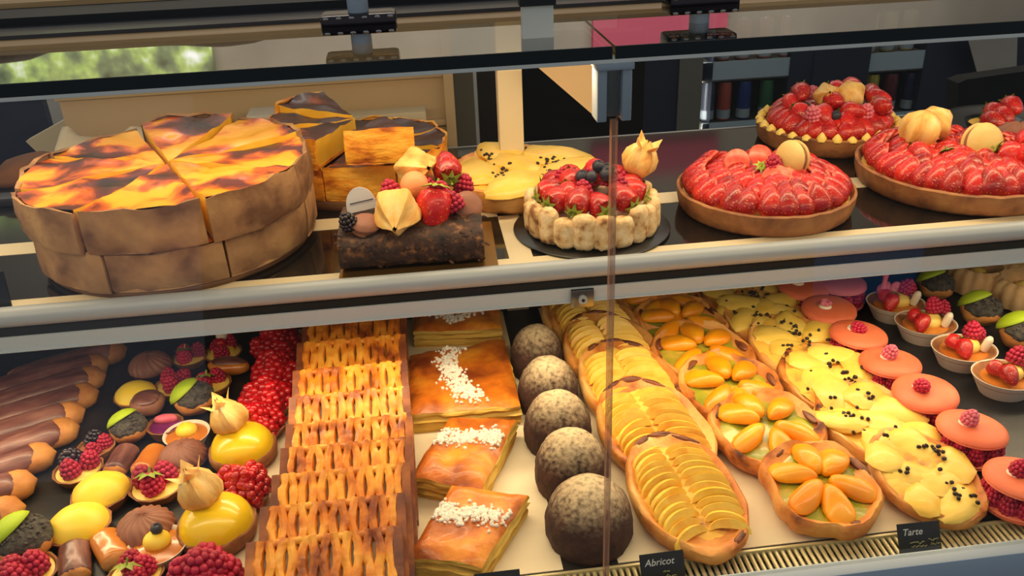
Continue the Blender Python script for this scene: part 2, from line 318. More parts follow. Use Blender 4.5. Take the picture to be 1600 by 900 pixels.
# vent grille
v = bpy.data.objects.new('trim_9', None); COL.objects.link(v); v['kind'] = 'structure'; v['category'] = 'trim'; v['label'] = 'brass coloured air vent grille along the front of the lower deck'
struct('vent_bed', boxm((X0, -.046, -.03), (X1, -.012, -.012), 'black'), parent=v)
struct('front_bar', bevbox((X0, -.0468, -.012), (X1, -.0435, .0015), 'vent', .0008), parent=v)
struct('back_bar', bevbox((X0, -.0145, -.012), (X1, -.0115, .0025), 'vent', .0008), parent=v)
sm = G().add(*tube([(0, -.0435, -.002), (0, -.0145, -.002)], .0021, 8)).mesh('vent')
for i in range(112):
    struct('slat', sm, parent=v, loc=(-.06 + i * .0062, 0, 0))
# ------------------------------------------------------------------ behind the case
def slab(name, u0, v0, u1, v1, y, d, m, label, cat='trim', n=0):
    a = PY(u0, v0, y); b2 = PY(u1, v1, y)
    return struct(name, boxm((a.x, y, min(a.z, b2.z)), (b2.x, y + d, max(a.z, b2.z)), m), label)
bx = bpy.data.objects.new('trim_10', None); COL.objects.link(bx); bx['kind'] = 'structure'; bx['category'] = 'trim'; bx['label'] = 'wide beige back panel with a raised frame behind the flans'
struct('panel', boxm((-.545, .8, .17), (.05, .84, .40), 'box'), parent=bx)
struct('frame_strip', bevbox((-.548, .79, .196), (.05, .8, .206), 'box', .002), parent=bx)
struct('frame_strip', bevbox((-.548, .79, .275), (.05, .8, .40), 'box', .002), parent=bx)
struct('frame_strip', bevbox((.046, .785, .10), (.062, .84, .40), 'box', .002), parent=bx)
slab('trim_11', 706, 90, 747, 260, .9, .02, 'grey', 'mid grey upright board to the right of the beige panel')
slab('trim_12', 744, 90, 785, 260, .91, .02, 'rubber', 'darker grey upright board beside the cream post')
slab('trim_13', 800, 60, 1000, 330, 1.3, .05, 'black', 'black cabinet front between the cream post and the drinks fridge')
a, b2, c2 = PY(832, 98, .47), PY(934, 92, .47), PY(934, 186, .47)
g = G(); vs = [tuple(a), tuple(b2), tuple(c2)] + [tuple(p + V((0, .006, 0))) for p in (a, b2, c2)]
g.add(vs, [(0, 2, 1), (3, 4, 5), (0, 1, 4, 3), (1, 2, 5, 4), (2, 0, 3, 5)]); struct('trim_14', g.mesh('box', False), 'beige triangular gusset plate under the top glass beside the clamp')
slab('trim_15', -260, 120, 103, 290, 1.0, .02, 'navy', 'dark navy cabinet face at the far left behind the case')
def slabg(pts, y, th, m):
    g = G(); q = [PY(u, v, y) for u, v in pts]; n = len(q)
    g.add([tuple(p) for p in q] + [tuple(p + V((0, th, 0))) for p in q], [tuple(range(n))[::-1], tuple(range(n, 2 * n))] + [(i, (i + 1) % n, n + (i + 1) % n, n + i) for i in range(n)])
    return g.mesh(m, False)
struct('trim_16', slabg([(40, 221), (105, 185), (112, 240), (60, 240)], .9, .02, 'cream'), 'pale slanted end of a counter left of the beige panel')
# ---- drinks fridge
fr = thing('drinks_fridge', 'dark navy drinks fridge with two glass doors behind the case', 'fridge', (1.5, 2.5, -.88))
def rel(p): return V(p) - V((1.5, 2.5, -.88))
fy = 2.5
def fbox(name, u0, v0, u1, v1, y0, y1, m, par=fr):
    a = PY(u0, v0, fy); b2 = PY(u1, v1, fy); o = V((1.5, 2.5, -.88))
    return part(name, boxm((a.x - o.x, y0, min(a.z, b2.z) - o.z), (b2.x - o.x, y1, max(a.z, b2.z) - o.z), m), par)
fbox('cabinet_back', 985, -60, 1640, 340, .14, .18, 'black')
fbox('stile', 985, -60, 1098, 340, 0, .14, 'navy'); fbox('stile', 1252, -60, 1288, 340, 0, .14, 'navy'); fbox('stile', 1290, -60, 1322, 340, -.005, .14, 'navy'); fbox('stile', 1472, -60, 1640, 340, 0, .14, 'navy')
fbox('hinge_post', 1070, -60, 1082, 340, -.012, 0, 'grey')
for (u0, u1) in ((1098, 1252), (1322, 1472)):
    for (v0, v1) in ((100, 120), (195, 212)):
        dv = -(u0 - 1098) * .055
        fbox('shelf', u0, v0 + dv + 2, u1, v1 + dv, .01, .14, 'grey')
        fbox('price_rail', u0, v0 + dv - 1, u1, v1 + dv - 3, .004, .01, 'aluB')
    fbox('door_glass', u0, -60, u1, 340, 0, .003, 'pane')
area('fridge_lamp_left', (PY(1101, 60, 2.5).x, 2.512, -.2), .02, .9, 1.8, (1, .95, .9), R(90), R(-52)); area('fridge_lamp_right', (PY(1326, 60, 2.5).x, 2.512, -.2), .02, .9, 1.8, (1, .95, .9), R(90), R(-52))  # unseen strips added to brighten the cans
CANC = {'grey': (70, 74, 84), 'coral': (190, 80, 60), 'blue': (30, 60, 130), 'green': (50, 110, 70), 'olive': (130, 124, 50), 'yellow': (190, 170, 60), 'maroon': (110, 34, 48), 'navy': (34, 40, 80), 'pink': (210, 130, 120), 'gold': (214, 190, 130)}
for k, c in CANC.items(): M['can_' + k] = mat('can_' + k, [c], rough=.35, metal=.2)
for u, colr, side in [(1111, 'grey', 0), (1137, 'coral', 0), (1168, 'blue', 0), (1203, 'green', 0), (1237, 'olive', 0), (1340, 'green', 1), (1367, 'yellow', 1), (1397, 'maroon', 1), (1428, 'navy', 1)]:
    for row in (0, 1):
        dv = -(u - 1111) * .055
        p = PY(u, (195 if row == 0 else 100) + dv, fy); kc = colr if row == 0 else ('pink' if side == 0 else 'gold')
        if row and u in (1111,): continue
        lab = '%s on the %s shelf of the %s fridge door' % (colr + ' drink can' if row == 0 else '%s pale drink can from the left' % ORD[[1137, 1168, 1203, 1237, 1340, 1367, 1397, 1428].index(u) % 4] if u != 1111 else '', 'lower' if row == 0 else 'upper', 'left' if side == 0 else 'right')
        t = thing('drink_can', lab, 'can', (p.x, fy + .06, p.z + .002), 0, 'drink cans in the fridge')
        part('body', cm('can' + kc, lambda: G().add(*lathe([(0, 0), (.022, 0), (.0265, .006), (.0265, .132), (.0225, .146)], 20)).mesh('can_' + kc)), t)
        part('band', cm('canband', lambda: G().add(*lathe([(.0268, .008), (.0268, .042)], 20)).mesh('alu')), t)
        part('lid', cm('canlid', lambda: G().add(*lathe([(.0225, .146), (.021, .148), (.02, .1455), (0, .1455)], 20)).mesh('steel')), t)
solo('notice_sheet', slabg([(1513, 62), (1590, 57), (1588, 120), (1530, 124)], 2.42, .003, 'wall'), 'pale grey notice sheet at the far right of the fridge', 'notice')
struct('trim_17', slabg([(1497, 130), (1512, 124), (1680, 100), (1680, 260), (1495, 260)], 1.8, .06, 'black'), 'black box standing in front of the fridge at the far right')
# an added pink panel and the window in the back wall, mirrored in the top glass
def mirrored(u, v, y=3.19):
    h = P(u, v, .484); r = ray(u, v); r.z = -r.z; return h + r * ((y - h.y) / r.y)
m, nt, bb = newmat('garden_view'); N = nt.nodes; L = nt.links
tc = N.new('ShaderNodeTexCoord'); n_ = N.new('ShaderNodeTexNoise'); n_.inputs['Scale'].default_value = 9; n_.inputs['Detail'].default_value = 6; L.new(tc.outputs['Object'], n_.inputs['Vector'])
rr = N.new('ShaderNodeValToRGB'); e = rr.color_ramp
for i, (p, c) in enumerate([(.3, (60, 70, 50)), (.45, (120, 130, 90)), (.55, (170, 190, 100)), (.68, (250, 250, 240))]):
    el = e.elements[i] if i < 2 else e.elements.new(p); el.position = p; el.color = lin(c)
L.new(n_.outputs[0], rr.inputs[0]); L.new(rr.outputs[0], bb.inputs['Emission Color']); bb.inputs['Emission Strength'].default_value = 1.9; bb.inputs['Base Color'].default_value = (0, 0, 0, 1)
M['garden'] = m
def wallquad(name, pts, mm, label, th=.03):
    q = [mirrored(u, v) for u, v in pts]; xs = [p.x for p in q]; zs = [p.z for p in q]
    return struct(name, boxm((min(xs), 3.16, min(zs)), (max(xs), 3.199, max(zs)), mm), label)
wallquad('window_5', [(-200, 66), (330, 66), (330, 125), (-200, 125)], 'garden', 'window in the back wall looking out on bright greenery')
M['pinkp'] = mat('mirrored_pink', [(196, 84, 110)], rough=.7)
wallquad('trim_18', [(925, 28), (1130, 28), (1130, 72), (925, 72)], 'pinkp', 'unseen pink panel added on the back wall to tint the top glass')  # put in out of view, only for the pink reflection

M['bluep'] = mat('mirrored_blue', [(60, 150, 235)], rough=.6)
def infront(u, v, z=-.16):      # where the front glass mirrors the floor space before the case
    h = PY(u, v, -.053); r = ray(u, v); r.y = -r.y; return h + r * ((z - h.z) / r.z)
q = [infront(u, v) for u, v in ((1270, 462), (1425, 455), (1446, 382), (1380, 368), (1275, 380))]
pq = [infront(u, v, -.8785) for u, v in ((-500, 175), (300, 150), (330, 740), (-500, 780))]; M['hazepatch'] = mat('haze_patch', [(176, 184, 206), (200, 206, 222)], 4, .8)  # patch added out of view, pale tone stands in for sunlit ground
struct('trim_20', G().add([tuple(p) for p in pq] + [tuple(p - V((0, 0, .012))) for p in pq], [(3, 2, 1, 0), (4, 5, 6, 7)] + [(i, (i + 1) % 4, 4 + (i + 1) % 4, 4 + i) for i in range(4)]).mesh('hazepatch', False), 'added pale patch before the case, mirrored as a haze in the left front glass')
bt = bpy.data.objects.new('trim_19', None); COL.objects.link(bt); bt['kind'] = 'structure'; bt['category'] = 'trim'; bt['label'] = 'unseen blue shape added before the case, mirrored in the right front glass'  # made-up object, shaped to give the blue reflection in the pane
g = G(); n = len(q); g.add([tuple(p) for p in q] + [tuple(p - V((0, 0, .02))) for p in q], [tuple(range(n))[::-1], tuple(range(n, 2 * n))] + [(i, (i + 1) % n, n + (i + 1) % n, n + i) for i in range(n)])
struct('mirrored_shape', g.mesh('bluep', False), parent=bt); cq = sum(q, V((0, 0, 0))) / n
struct('pedestal', G().add(*tube([(cq.x, cq.y, -.88), (cq.x, cq.y, -.18)], .03, 12)).mesh('black'), parent=bt)
# ================================================================== fruit and small parts (shared meshes)
def rasp_mesh(m='rasp'):
    def mk():
        g = G(); ic = ball(1, 7, 5); k = 0
        big = m == 'raspR'
        for row, (z, rad, n) in enumerate([(.0012, .0068, 7), (.0060, .0072, 7), (.0108, .0052, 5), (.0145, .0015, 2)] if big else [(.0012, .0070, 11), (.0055, .0078, 12), (.0098, .0066, 10), (.0138, .0042, 7), (.0160, .0012, 2)]):
            for i in range(n):
                t = 2 * pi * (i + .5 * (row % 2)) / n
                g.add(*ic, 0, T((rad * cos(t), rad * sin(t), z), (0, 0, 0), .0040 if big else .0026))
        g.add(*lathe([(0, .0005), (.0070, .001), (.0075, .006), (.004, .014), (0, .0165)], 10))
        return g.mesh(m)
    return cm('rasp' + m, mk)
def straw_mesh(m='straw'):
    return cm('straw' + m, lambda: G().add(*lathe([(0, .034), (.004, .032), (.0085, .026), (.012, .017), (.0135, .009), (.011, .002), (.005, 0), (0, .0005)][::-1], 16, lambda t, k, r, z: (r * (1 + .04 * cos(3 * t + k)), z))).mesh(m))
def half_straw_mesh(sk='straw', ct='strawC'):
    def mk():
        pr = [(0, 0), (.0075, .0005), (.0125, .006), (.0132, .012), (.0105, .020), (.006, .027), (0, .031)]; n = 9; g = G(); vs = []; fs = []
        for (r, z) in pr:
            for i in range(n):
                t = pi * i / (n - 1); vs.append((r * cos(t), -r * sin(t) * .9, z))
        for k in range(len(pr) - 1):
            for i in range(n - 1): fs.append((k * n + i, k * n + i + 1, (k + 1) * n + i + 1, (k + 1) * n + i))
        g.add(vs, fs, 0)
        out = [(r, z) for r, z in pr] + [(-r, z) for r, z in pr[::-1]]; q = len(out)
        g.add([(x, 0, z) for x, z in out] + [(x * 1.03, .0026, z * 1.02) for x, z in out] + [(0, .0034, .014)], [(i, (i + 1) % q, q + (i + 1) % q, q + i)[::-1] for i in range(q)] + [((i + 1) % q + q, i + q, 2 * q) for i in range(q)], 1)
        return g.mesh((sk, ct))
    return cm('hstraw' + sk, mk)
def calyx_mesh():
    def mk():
        g = G()
        for i in range(7):
            t = 2 * pi * i / 7; L_ = .0115 + .002 * (i % 2)
            vs = [(0, 0, .001), (.005, -.0028, .0028), (.005, .0028, .0028), (L_, 0, .0005), (.005, 0, .0042)]
            g.add(vs, [(0, 1, 4), (0, 4, 2), (1, 3, 4), (4, 3, 2)], 0, T((0, 0, 0), (0, 0, t)))
        g.add(*tube([(0, 0, .001), (.001, 0, .008)], .0009, 6)); return g.mesh('leaf')
    return cm('calyx', mk)
def husk_mesh(flare=True):
    def mk():
        def f(t, k, r, z): return (r * (1 + .22 * abs(cos(2.5 * t)) - .10 + .05 * cos(10 * t)), z + .0012 * cos(5 * t) * (z > .02))
        g = G().add(*lathe([(0, 0), (.006, .0008), (.0125, .006), (.0155, .013), (.0145, .021), (.010, .029), (.0045, .035), (.0015, .039)], 40, f))
        for i in range(4 if flare else 0):
            t = 2 * pi * i / 4 + .4
            g.add([(.004, 0, .027), (.0085, -.0055, .034), (.0085, .0055, .034), (.0150, 0, .043), (.0105, 0, .0362)], [(0, 1, 4), (0, 4, 2), (1, 3, 4), (4, 3, 2), (0, 2, 1), (1, 2, 3)], 0, T((0, 0, 0), (0, 0, t)))
        return g.mesh('husk')
    return cm('husk%d' % flare, mk)
def berry_mesh(m): return cm('berry' + m, lambda: G().add(*lathe([(0, 0), (.0045, .0012), (.0066, .0055), (.005, .0102), (.0028, .0112), (.002, .0100), (0, .0098)], 14)).mesh(m))
def rasp(p, loc, rot=None, sc=1, m='rasp', label=None):
    return part('raspberry', rasp_mesh(m), p, loc, rot or (random.uniform(-.5, .5), random.uniform(-.5, .5), random.uniform(0, 6)), sc, label=label)
def straw(p, loc, rot, sc=1, leaf=True):
    o = part('strawberry', straw_mesh(), p, loc, rot, sc)
    if leaf: part('calyx', calyx_mesh(), o, (0, 0, 0), (pi, 0, 0), (1.05, 1.05, 1))
    return o
def physalis(p, loc, rot, sc=1, flare=True):
    o = part('physalis', husk_mesh(flare), p, loc, rot, sc)
    return o
def blueberry(p, loc, sc=1, m='blueb'): return part('blueberry' if m == 'blueb' else 'blackberry', berry_mesh(m) if m == 'blueb' else rasp_mesh(m), p, loc, (random.uniform(-.4, .4), random.uniform(-.4, .4), 0), sc)
def cookie(p, loc, rot, sc=1, m='macY'):      # a small macaron stood on a cake
    me = cm('mini' + m, lambda: G().add(*lathe([(0, -.0085), (.010, -.008), (.0155, -.005), (.0165, -.003), (.0158, -.0022), (.0145, -.0022)], 28)).add(*lathe([(.0145, .0022), (.0158, .0022), (.0165, .003), (.0155, .005), (.010, .008), (0, .0085)], 28)).add(*lathe([(.0145, -.0022), (.0148, 0), (.0145, .0022)], 28), 1).mesh((m, 'mocha')))
    return part('small_macaron', me, p, loc, rot, sc)
# ------------------------------------------------------------------ flans
def flan_slice_meshes(Rr, ang, h, seed, skin):
    n = 10; crust = G(); rows = [(Rr * .985, 0), (Rr, .004), (Rr * 1.0, h * .6), (Rr * .992, h + .002), (Rr * .965, h + .0005)]
    vs, fs = [], []
    for k, (r, z) in enumerate(rows):
        for i in range(n + 1):
            t = -ang / 2 + ang * i / n; p = (r * cos(t), r * sin(t), z); d = .005 * nz(p, 30, seed) + .002 * nz(p, 110, seed)
            zz = z + (.006 * nz((p[0], p[1], 0), 40, seed) if k >= 3 else 0); vs.append(((r + d) * cos(t), (r + d) * sin(t), zz))
    for k in range(len(rows) - 1):
        for i in range(n): fs.append((k * (n + 1) + i, k * (n + 1) + i + 1, (k + 1) * (n + 1) + i + 1, (k + 1) * (n + 1) + i))
    crust.add(vs, fs)
    # thin ends of the wall and the base
    b0 = []
    for i in (0, n):
        ids = [k * (n + 1) + i for k in range(len(rows))]; t = -ang / 2 + ang * i / n
        inner = [((Rr - .007) * cos(t), (Rr - .007) * sin(t), 0), ((Rr - .007) * cos(t), (Rr - .007) * sin(t), h)]
        poly = [vs[j] for j in ids] + inner[::-1]; o = list(range(len(poly))); crust.add(poly, [tuple(o if i else o[::-1])])
    arc = [((Rr * .985) * cos(-ang / 2 + ang * i / n), (Rr * .985) * sin(-ang / 2 + ang * i / n)) for i in range(n + 1)]
    pl = [(0, 0)] + arc; q = len(pl)
    crust.add([(x, y, 0) for x, y in pl] + [(x * .99, y * .99, .004) for x, y in pl], [tuple(range(q))[::-1], tuple(range(q, 2 * q))] + [(i, (i + 1) % q, q + (i + 1) % q, q + i) for i in range(q)])
    fill = G(); m = 9; vs, fs = [], []
    for j in range(m + 1):
        r = (Rr * .968) * (j / m)
        for i in range(n + 1):
            t = (-ang / 2 + ang * i / n) * .985; p = (r * cos(t), r * sin(t), 0)
            e_ = max(0, (j / m - .8) / .2)
            vs.append((p[0], p[1], h - .002 + .005 * nz(p, 24, seed + 3) + .0035 * nz(p, 60, seed) + .002 * e_))
    for j in range(m):
        for i in range(n): fs.append((j * (n + 1) + i, (j + 1) * (n + 1) + i, (j + 1) * (n + 1) + i + 1, j * (n + 1) + i + 1))
    fill.add(vs, fs, 0)
    for i in (0, n):
        ed = [vs[j * (n + 1) + i] for j in range(m + 1)]; lo = [(x, y, .004) for x, y, z in ed]
        fill.add(ed + lo, [((j, j + 1, m + 2 + j, m + 1 + j) if i else (j + 1, j, m + 1 + j, m + 2 + j)) for j in range(m)], 1)
    return crust.mesh(CRUST), fill.mesh((skin, 'custard'))
def flan_slice(c, Rr, a0, a1, h, z, seed, skin, label, group, out=0, tilt=0):
    mid = (a0 + a1) / 2; ang = (a1 - a0) - .012
    t = thing('flan_slice', label, 'flan slice', (c[0] + out * cos(mid), c[1] + out * sin(mid), z), 0, group, rot=(0, tilt, mid))
    cr, fi = flan_slice_meshes(Rr, ang, h, seed, skin)
    part('crust', cr, t); part('custard', fi, t); return t
def disc_board(name, c, r, z, h, m, label, seg=64):
    t = solo(name, G().add(*lathe([(0, 0), (r * .99, 0), (r, h * .3), (r, h * .8), (r * .99, h), (0, h)], seg)).mesh(m), label, 'cake board', (c[0], c[1], z)); return t
ORD = ['first', 'second', 'third', 'fourth', 'fifth', 'sixth', 'seventh', 'eighth', 'ninth', 'tenth']
CRUST = 'crust'
fa = (-.283, .377); RA = .153
disc_board('cake_board', fa, .148, .2, .007, 'board', 'round brown board under the big two-layer flan at the front left')
for k in range(8):
    a = R(-110 + 45 * k); a2 = a + R(45)
    side = ['at the front', 'at the front right', 'on the right side', 'at the back right', 'at the back', 'at the back left', 'on the left side', 'at the front left'][k]
    flan_slice(fa, RA * .985, a + R(5), a2 + R(5), .043, .2075, k * 3.1, 'skin', 'lower layer flan slice %s of the big front flan' % side, 'lower layer of the front flan', .002 * (k % 3))
    flan_slice(fa, RA, a, a2, .045, .2525, 40 + k * 2.3, 'skin', 'scorched flan slice %s of the top layer of the big front flan' % side, 'top layer of the front flan', .003 + (.006 if k in (3, 4) else .003 * (k % 2)), R(-3.5) if k == 4 else R(-2) if k == 3 else 0)
CRUST = 'crustG'
fb = (-.078, .545); RB = .118
disc_board('cake_board', fb, RB, .2, .012, 'board', 'round brown board under the puff-crusted flan behind the big flan')
for k in range(8):
    a = R(-112 + 45 * k); a2 = a + R(45)
    side = ['at the front', 'at the front right', 'on the right side', 'at the back right', 'at the back', 'at the back left', 'on the left side', 'at the front left'][k]
    flan_slice(fb, RB * .985, a, a2, .040, .2125, 80 + k * 2.7, 'skinD', 'lower layer flan slice with flaky golden crust %s of the rear flan' % side, 'lower layer of the rear flan', .002 * (k % 2))
    if k not in (5, 6, 7): continue
    flan_slice(fb, RB * .97, a, a2, .036, .2535, 120 + k * 1.9, 'skinD', 'dark burnt flan slice %s of the top layer of the rear flan' % side, 'top layer of the rear flan', .004 + .004 * (k % 3), R(-4) if k in (3, 4, 5) else 0)
fsl = flan_slice((-.046, .545), .10, R(-116), R(-66), .040, .2535, 151, 'skinD', 'flan slice lying with its golden crust to the front on the rear flan', 'top layer of the rear flan', .035, R(-6))
# ------------------------------------------------------------------ chocolate log
def log_cake():
    c = V((-.016, .289, .2)); t = thing('log_cake', 'nut-covered chocolate log cake piled with berries and physalis', 'cake', (c.x, c.y, .2), R(-2))
    part('card', boxm((-.078, -.062, 0), (.09, .07, .0022), 'gold'), t)
    prof = []; n = 20; H = .044; W = .056
    g = G(); vs = []; fs = []; nx = 26
    for i in range(nx + 1):
        x = -.076 + .152 * i / nx
        for k in range(n):
            a_ = 2 * pi * k / n; yy = W * (abs(cos(a_)) ** .7) * (1 if cos(a_) > 0 else -1); zz = H * .5 + H * .5 * (abs(sin(a_)) ** .6) * (1 if sin(a_) > 0 else -1)
            p = (x, yy, zz); d = 1 + .06 * nz(p, 90, 2) + .05 * nz(p, 200, 5); vs.append((x, yy * d, .0025 + zz * (1 + .08 * nz(p, 110, 9))))
    for i in range(nx):
        for k in range(n): fs.append((i * n + k, i * n + (k + 1) % n, (i + 1) * n + (k + 1) % n, (i + 1) * n + k))
    fs.append(tuple(range(n))); fs.append(tuple(nx * n + k for k in range(n))[::-1])
    g.add(vs, fs); part('log', g.mesh('nuts'), t)
    cr = G()
    for i in range(260):
        a_ = random.uniform(0, pi); x = random.uniform(-.078, .08); yy = -W * cos(a_) * 1.0; zz = H * .5 + H * .52 * sin(a_) ** .6 if random.random() < .6 else random.uniform(.006, .05)
        cr.add(*ball(1, 5, 3), 0, T((x, yy if abs(yy) > .01 else yy, zz), (random.random(), random.random(), 0), (random.uniform(.0015, .004), random.uniform(.0015, .003), .0018)))
    part('chopped_nuts', cr.mesh('nuts'), t, kind='stuff')
    z = .045
    physalis(t, (-.012, -.004, z + .020), (R(100), R(14), 0), 1.5, False)
    physalis(t, (.0, .075, z + .024), (R(70), R(-16), R(30)), 1.5, False)
    part('peach_ball', cm('peach', lambda: G().add(*ball(.014, 16, 10)).mesh('peach')), t, (.006, .02, z + .026), (0, 0, 0), 1.15)
    straw(t, (.030, -.006, z + .030), (R(155), R(10), 0), 1.45)
    straw(t, (.045, .030, z + .028), (R(-60), R(20), R(20)), 1.2)
    straw(t, (-.022, .012, z + .014), (R(60), R(-40), 0), .8)
    for p in [(.034, -.002, .012), (.05, -.012, .004), (.02, .024, .012), (.058, .036, .004), (-.018, .018, .010)]: rasp(t, (p[0], p[1], z + p[2] + .004), sc=1.2)
    for p in [(.04, .052, .01), (.028, .058, .016)]: blueberry(t, (p[0], p[1], z + p[2]))
    blueberry(t, (-.062, -.032, z + .004), 1.0, 'blackb')
    cookie(t, (-.046, -.03, z + .003), (R(14), R(8), 0), 1.0, 'mocha'); cookie(t, (.062, .0, z + .006), (R(50), R(15), 0), 1.0, 'mocha'); cookie(t, (.036, .075, z + .008), (R(60), 0, 0), 1.1, 'peach')
    me = G(); n = 20; arc = [(-.017 * cos(pi * i / n), .026 * sin(pi * i / n) ** .8) for i in range(n + 1)]; q = len(arc)
    me.add([(x, -.0008, z_) for x, z_ in arc] + [(x, .0008, z_) for x, z_ in arc], [tuple(range(q)), tuple(range(q, 2 * q))[::-1]] + [(i, (i + 1) % q, q + (i + 1) % q, q + i) for i in range(q)])
    part('plaque', me.mesh('plaque', False), t, (-.052, .012, z + .004), (R(-12), R(-10), 0)); part('plaque_line', boxm((-.012, -.0012, .0095), (.014, -.0008, .0105), 'blueb'), t, (-.052, .012, z + .004), (R(-12), R(-10), 0))
log_cake()
# ------------------------------------------------------------------ ladyfinger cake
def charlotte():
    c = P(924, 352, .203); t0 = disc_board('cake_board', c, .0905, .2, .003, 'blackcard', 'thin black board under the ladyfinger cake')
    t = thing('charlotte_cake', 'round cake walled with sugared ladyfingers and topped with strawberries', 'cake', (c.x, c.y, .203))
    Rc = .066
    part('sponge', G().add(*lathe([(0, 0), (Rc, 0), (Rc, .026), (0, .028)], 36)).mesh('cream2'), t)
    for i in range(20):
        a_ = 2 * pi * i / 20; hh = .039 + .004 * sin(i * 2.3); s = i * 1.7
        def mk(hh=hh, s=s):
            def f(p): return V((p.x * .0085, p.y * .0125, p.z * hh / 2)) * (1 + .10 * nz(p, 2.2, s) + .06 * nz(p, 5, s))
            vs, fs = ball(1, 12, 14, lambda p: V((p.x * 1.1, p.y * 1.1, p.z)) if True else p)
            out = []
            for p in vs:
                p = V(p); zz = p.z; k = (1 - min(1, abs(zz)) ** 6) ** .5 / max(.2, (1 - min(.98, abs(zz)) ** 2) ** .5)
                out.append(tuple(f(V((p.x * min(k, 2.2), p.y * min(k, 2.2), zz)))))
            return G().add(out, fs).mesh('biscuit')
        part('ladyfinger', mk(), t, (Rc * 1.05 * cos(a_), Rc * 1.05 * sin(a_), hh / 2), (0, random.uniform(-.08, .05), a_))
    z = .033
    for i in range(11):
        a_ = 2 * pi * i / 11 + .2; straw(t, (.060 * cos(a_), .060 * sin(a_), z + .007), (R(72 + random.uniform(-12, 8)), 0, a_ - pi / 2 + random.uniform(-.25, .25)), 1.1)
    for (x, y, q) in [(-.022, .02, .034), (.006, .034, .038), (.03, .026, .032), (-.03, -.006, .026)]: straw(t, (x, y, z + q * .75), (R(120), R(random.uniform(-60, 60)), 0), 1.0, q != .038)
    for (x, y, q) in [(0, -.008, .022), (.014, -.004, .024), (-.012, 0, .022), (.008, .012, .028), (.022, .006, .026)]: blueberry(t, (x, y, z + q), 1.2, 'blueb'); 
    for (x, y) in [(-.03, .02), (.02, .01), (0, .02), (.03, -.02), (-.014, -.024), (.038, .01)]: rasp(t, (x, y, z + .012), sc=1.1)
    physalis(t, (.054, .024, z + .016), (R(10), R(20), 0), (1.25, 1.25, 1.15))
charlotte()
# ------------------------------------------------------------------ strawberry tarts
def straw_tart(c, Rr, label, toppings, ringn, z0=.2, piped=False, board=True):
    t = thing('strawberry_tart', label, 'tart', (c[0], c[1], z0))
    H = .026
    def fl(t_, k, r, z): return (r * (1 + .006 * cos(44 * t_)) if .002 < z < H and r > Rr * .9 else r, z + (.0015 * nz((r * cos(t_), r * sin(t_), 0), 60, c[0] * 9) if z > .02 else 0))
    part('shell', G().add(*lathe([(0, 0), (Rr * .93, 0), (Rr * .965, .004), (Rr * .99, .016), (Rr, H), (Rr * .97, H + .0015), (Rr * .945, H - .003), (Rr * .93, H - .008), (0, H - .008)], 88, fl)).mesh('crustD'), t)
    part('cream', G().add(*lathe([(Rr * .94, H - .008), (Rr * .8, H - .006), (Rr * .4, H + .002), (0, H + .006)], 40)).mesh('pcream'), t)
    if piped:
        me = cm('pip', lambda: G().add(*lathe([(0, 0), (.0075, .001), (.007, .006), (.003, .011), (0, .0135)], 14)).mesh('pcream'))
        for i in range(30):
            a_ = 2 * pi * i / 30; part('piped_cream', me, t, (Rr * .95 * cos(a_), Rr * .95 * sin(a_), H - .002), (0, 0, 0), (.9, .9, random.uniform(.6, 1)))
    hs = half_straw_mesh()
    for (rf, zz, n, til, sc) in [(.87 if not piped else .80, H - .006, ringn, 34, 1.12), (.68, H - .002, int(ringn * .8), 44, 1.1), (.48, H + .002, int(ringn * .56), 52, 1.05), (.27, H + .004, int(ringn * .34), 60, 1.0)]:
        for i in range(n):
            a_ = 2 * pi * (i + .5 * (int(rf * 10) % 2)) / n + random.uniform(-.04, .04)
            # base outside, tip up and leaning in, cut face turned inwards
            part('strawberry_slice', hs, t, (Rr * rf * cos(a_), Rr * rf * sin(a_), zz + random.uniform(-.001, .002)), (R(-til + random.uniform(-9, 9)), random.uniform(-.16, .16), a_ + pi / 2 + random.uniform(-.2, .2)), sc * random.uniform(.92, 1.08))
    z = H + .014
    toppings(t, z)
def tops_F(t, z):
    d = cm('sdisc', lambda: G().add(*lathe([(0, -.0012), (.0125, -.0012), (.0135, 0), (.0125, .0012), (0, .0015)], 22)).mesh('strawC'))
    cookie(t, (.034, .008, z + .014), (R(80), 0, R(-66)), 1.35)
    for (x, y, q, rx, ry) in [(-.03, .018, .012, 60, -10), (.016, -.03, .006, 25, 12), (.0, -.026, .006, 35, -30), (.004, .03, .012, 50, 10)]: part('strawberry_disc', d, t, (x, y, z + q), (R(rx), R(ry), 0), 1.15)
    rasp(t, (.006, -.008, z + .006), sc=1.1); rasp(t, (.012, .006, z + .004)); part('calyx', calyx_mesh(), t, (-.01, -.006, z + .012), (R(40), 0, 0), .8)
def tops_G(t, z):
    for (x, y, q, ry) in [(-.056, -.01, 0, -40), (-.034, .03, .016, 30), (-.028, -.03, .002, 20), (.0, -.036, .0, 30), (-.008, -.006, .008, -70), (.036, .03, .014, -30), (.056, .0, .006, 60), (.05, -.03, .0, 10), (.012, .034, .012, 0), (-.05, .026, .004, 50), (.07, .02, .006, -40)]:
        straw(t, (x, y, z + q + .012), (R(random.uniform(70, 120)), R(ry), random.uniform(-.8, .8)), 1.05)
    physalis(t, (.018, -.014, z + .040), (R(205), R(-24), 0), 1.25, False); physalis(t, (-.004, .014, z + .016), (R(60), R(-30), 0), 1.1, False)
    for (x, y) in [(-.044, -.046), (.026, -.05), (.06, -.044), (.0, .05)]: rasp(t, (x, y, z + .004), sc=1.2, m='rpink')
    for (x, y) in [(-.016, -.052), (.01, -.048), (.044, -.01), (-.04, .0), (.075, -.01)]: blueberry(t, (x, y, z + .004), 1.1)
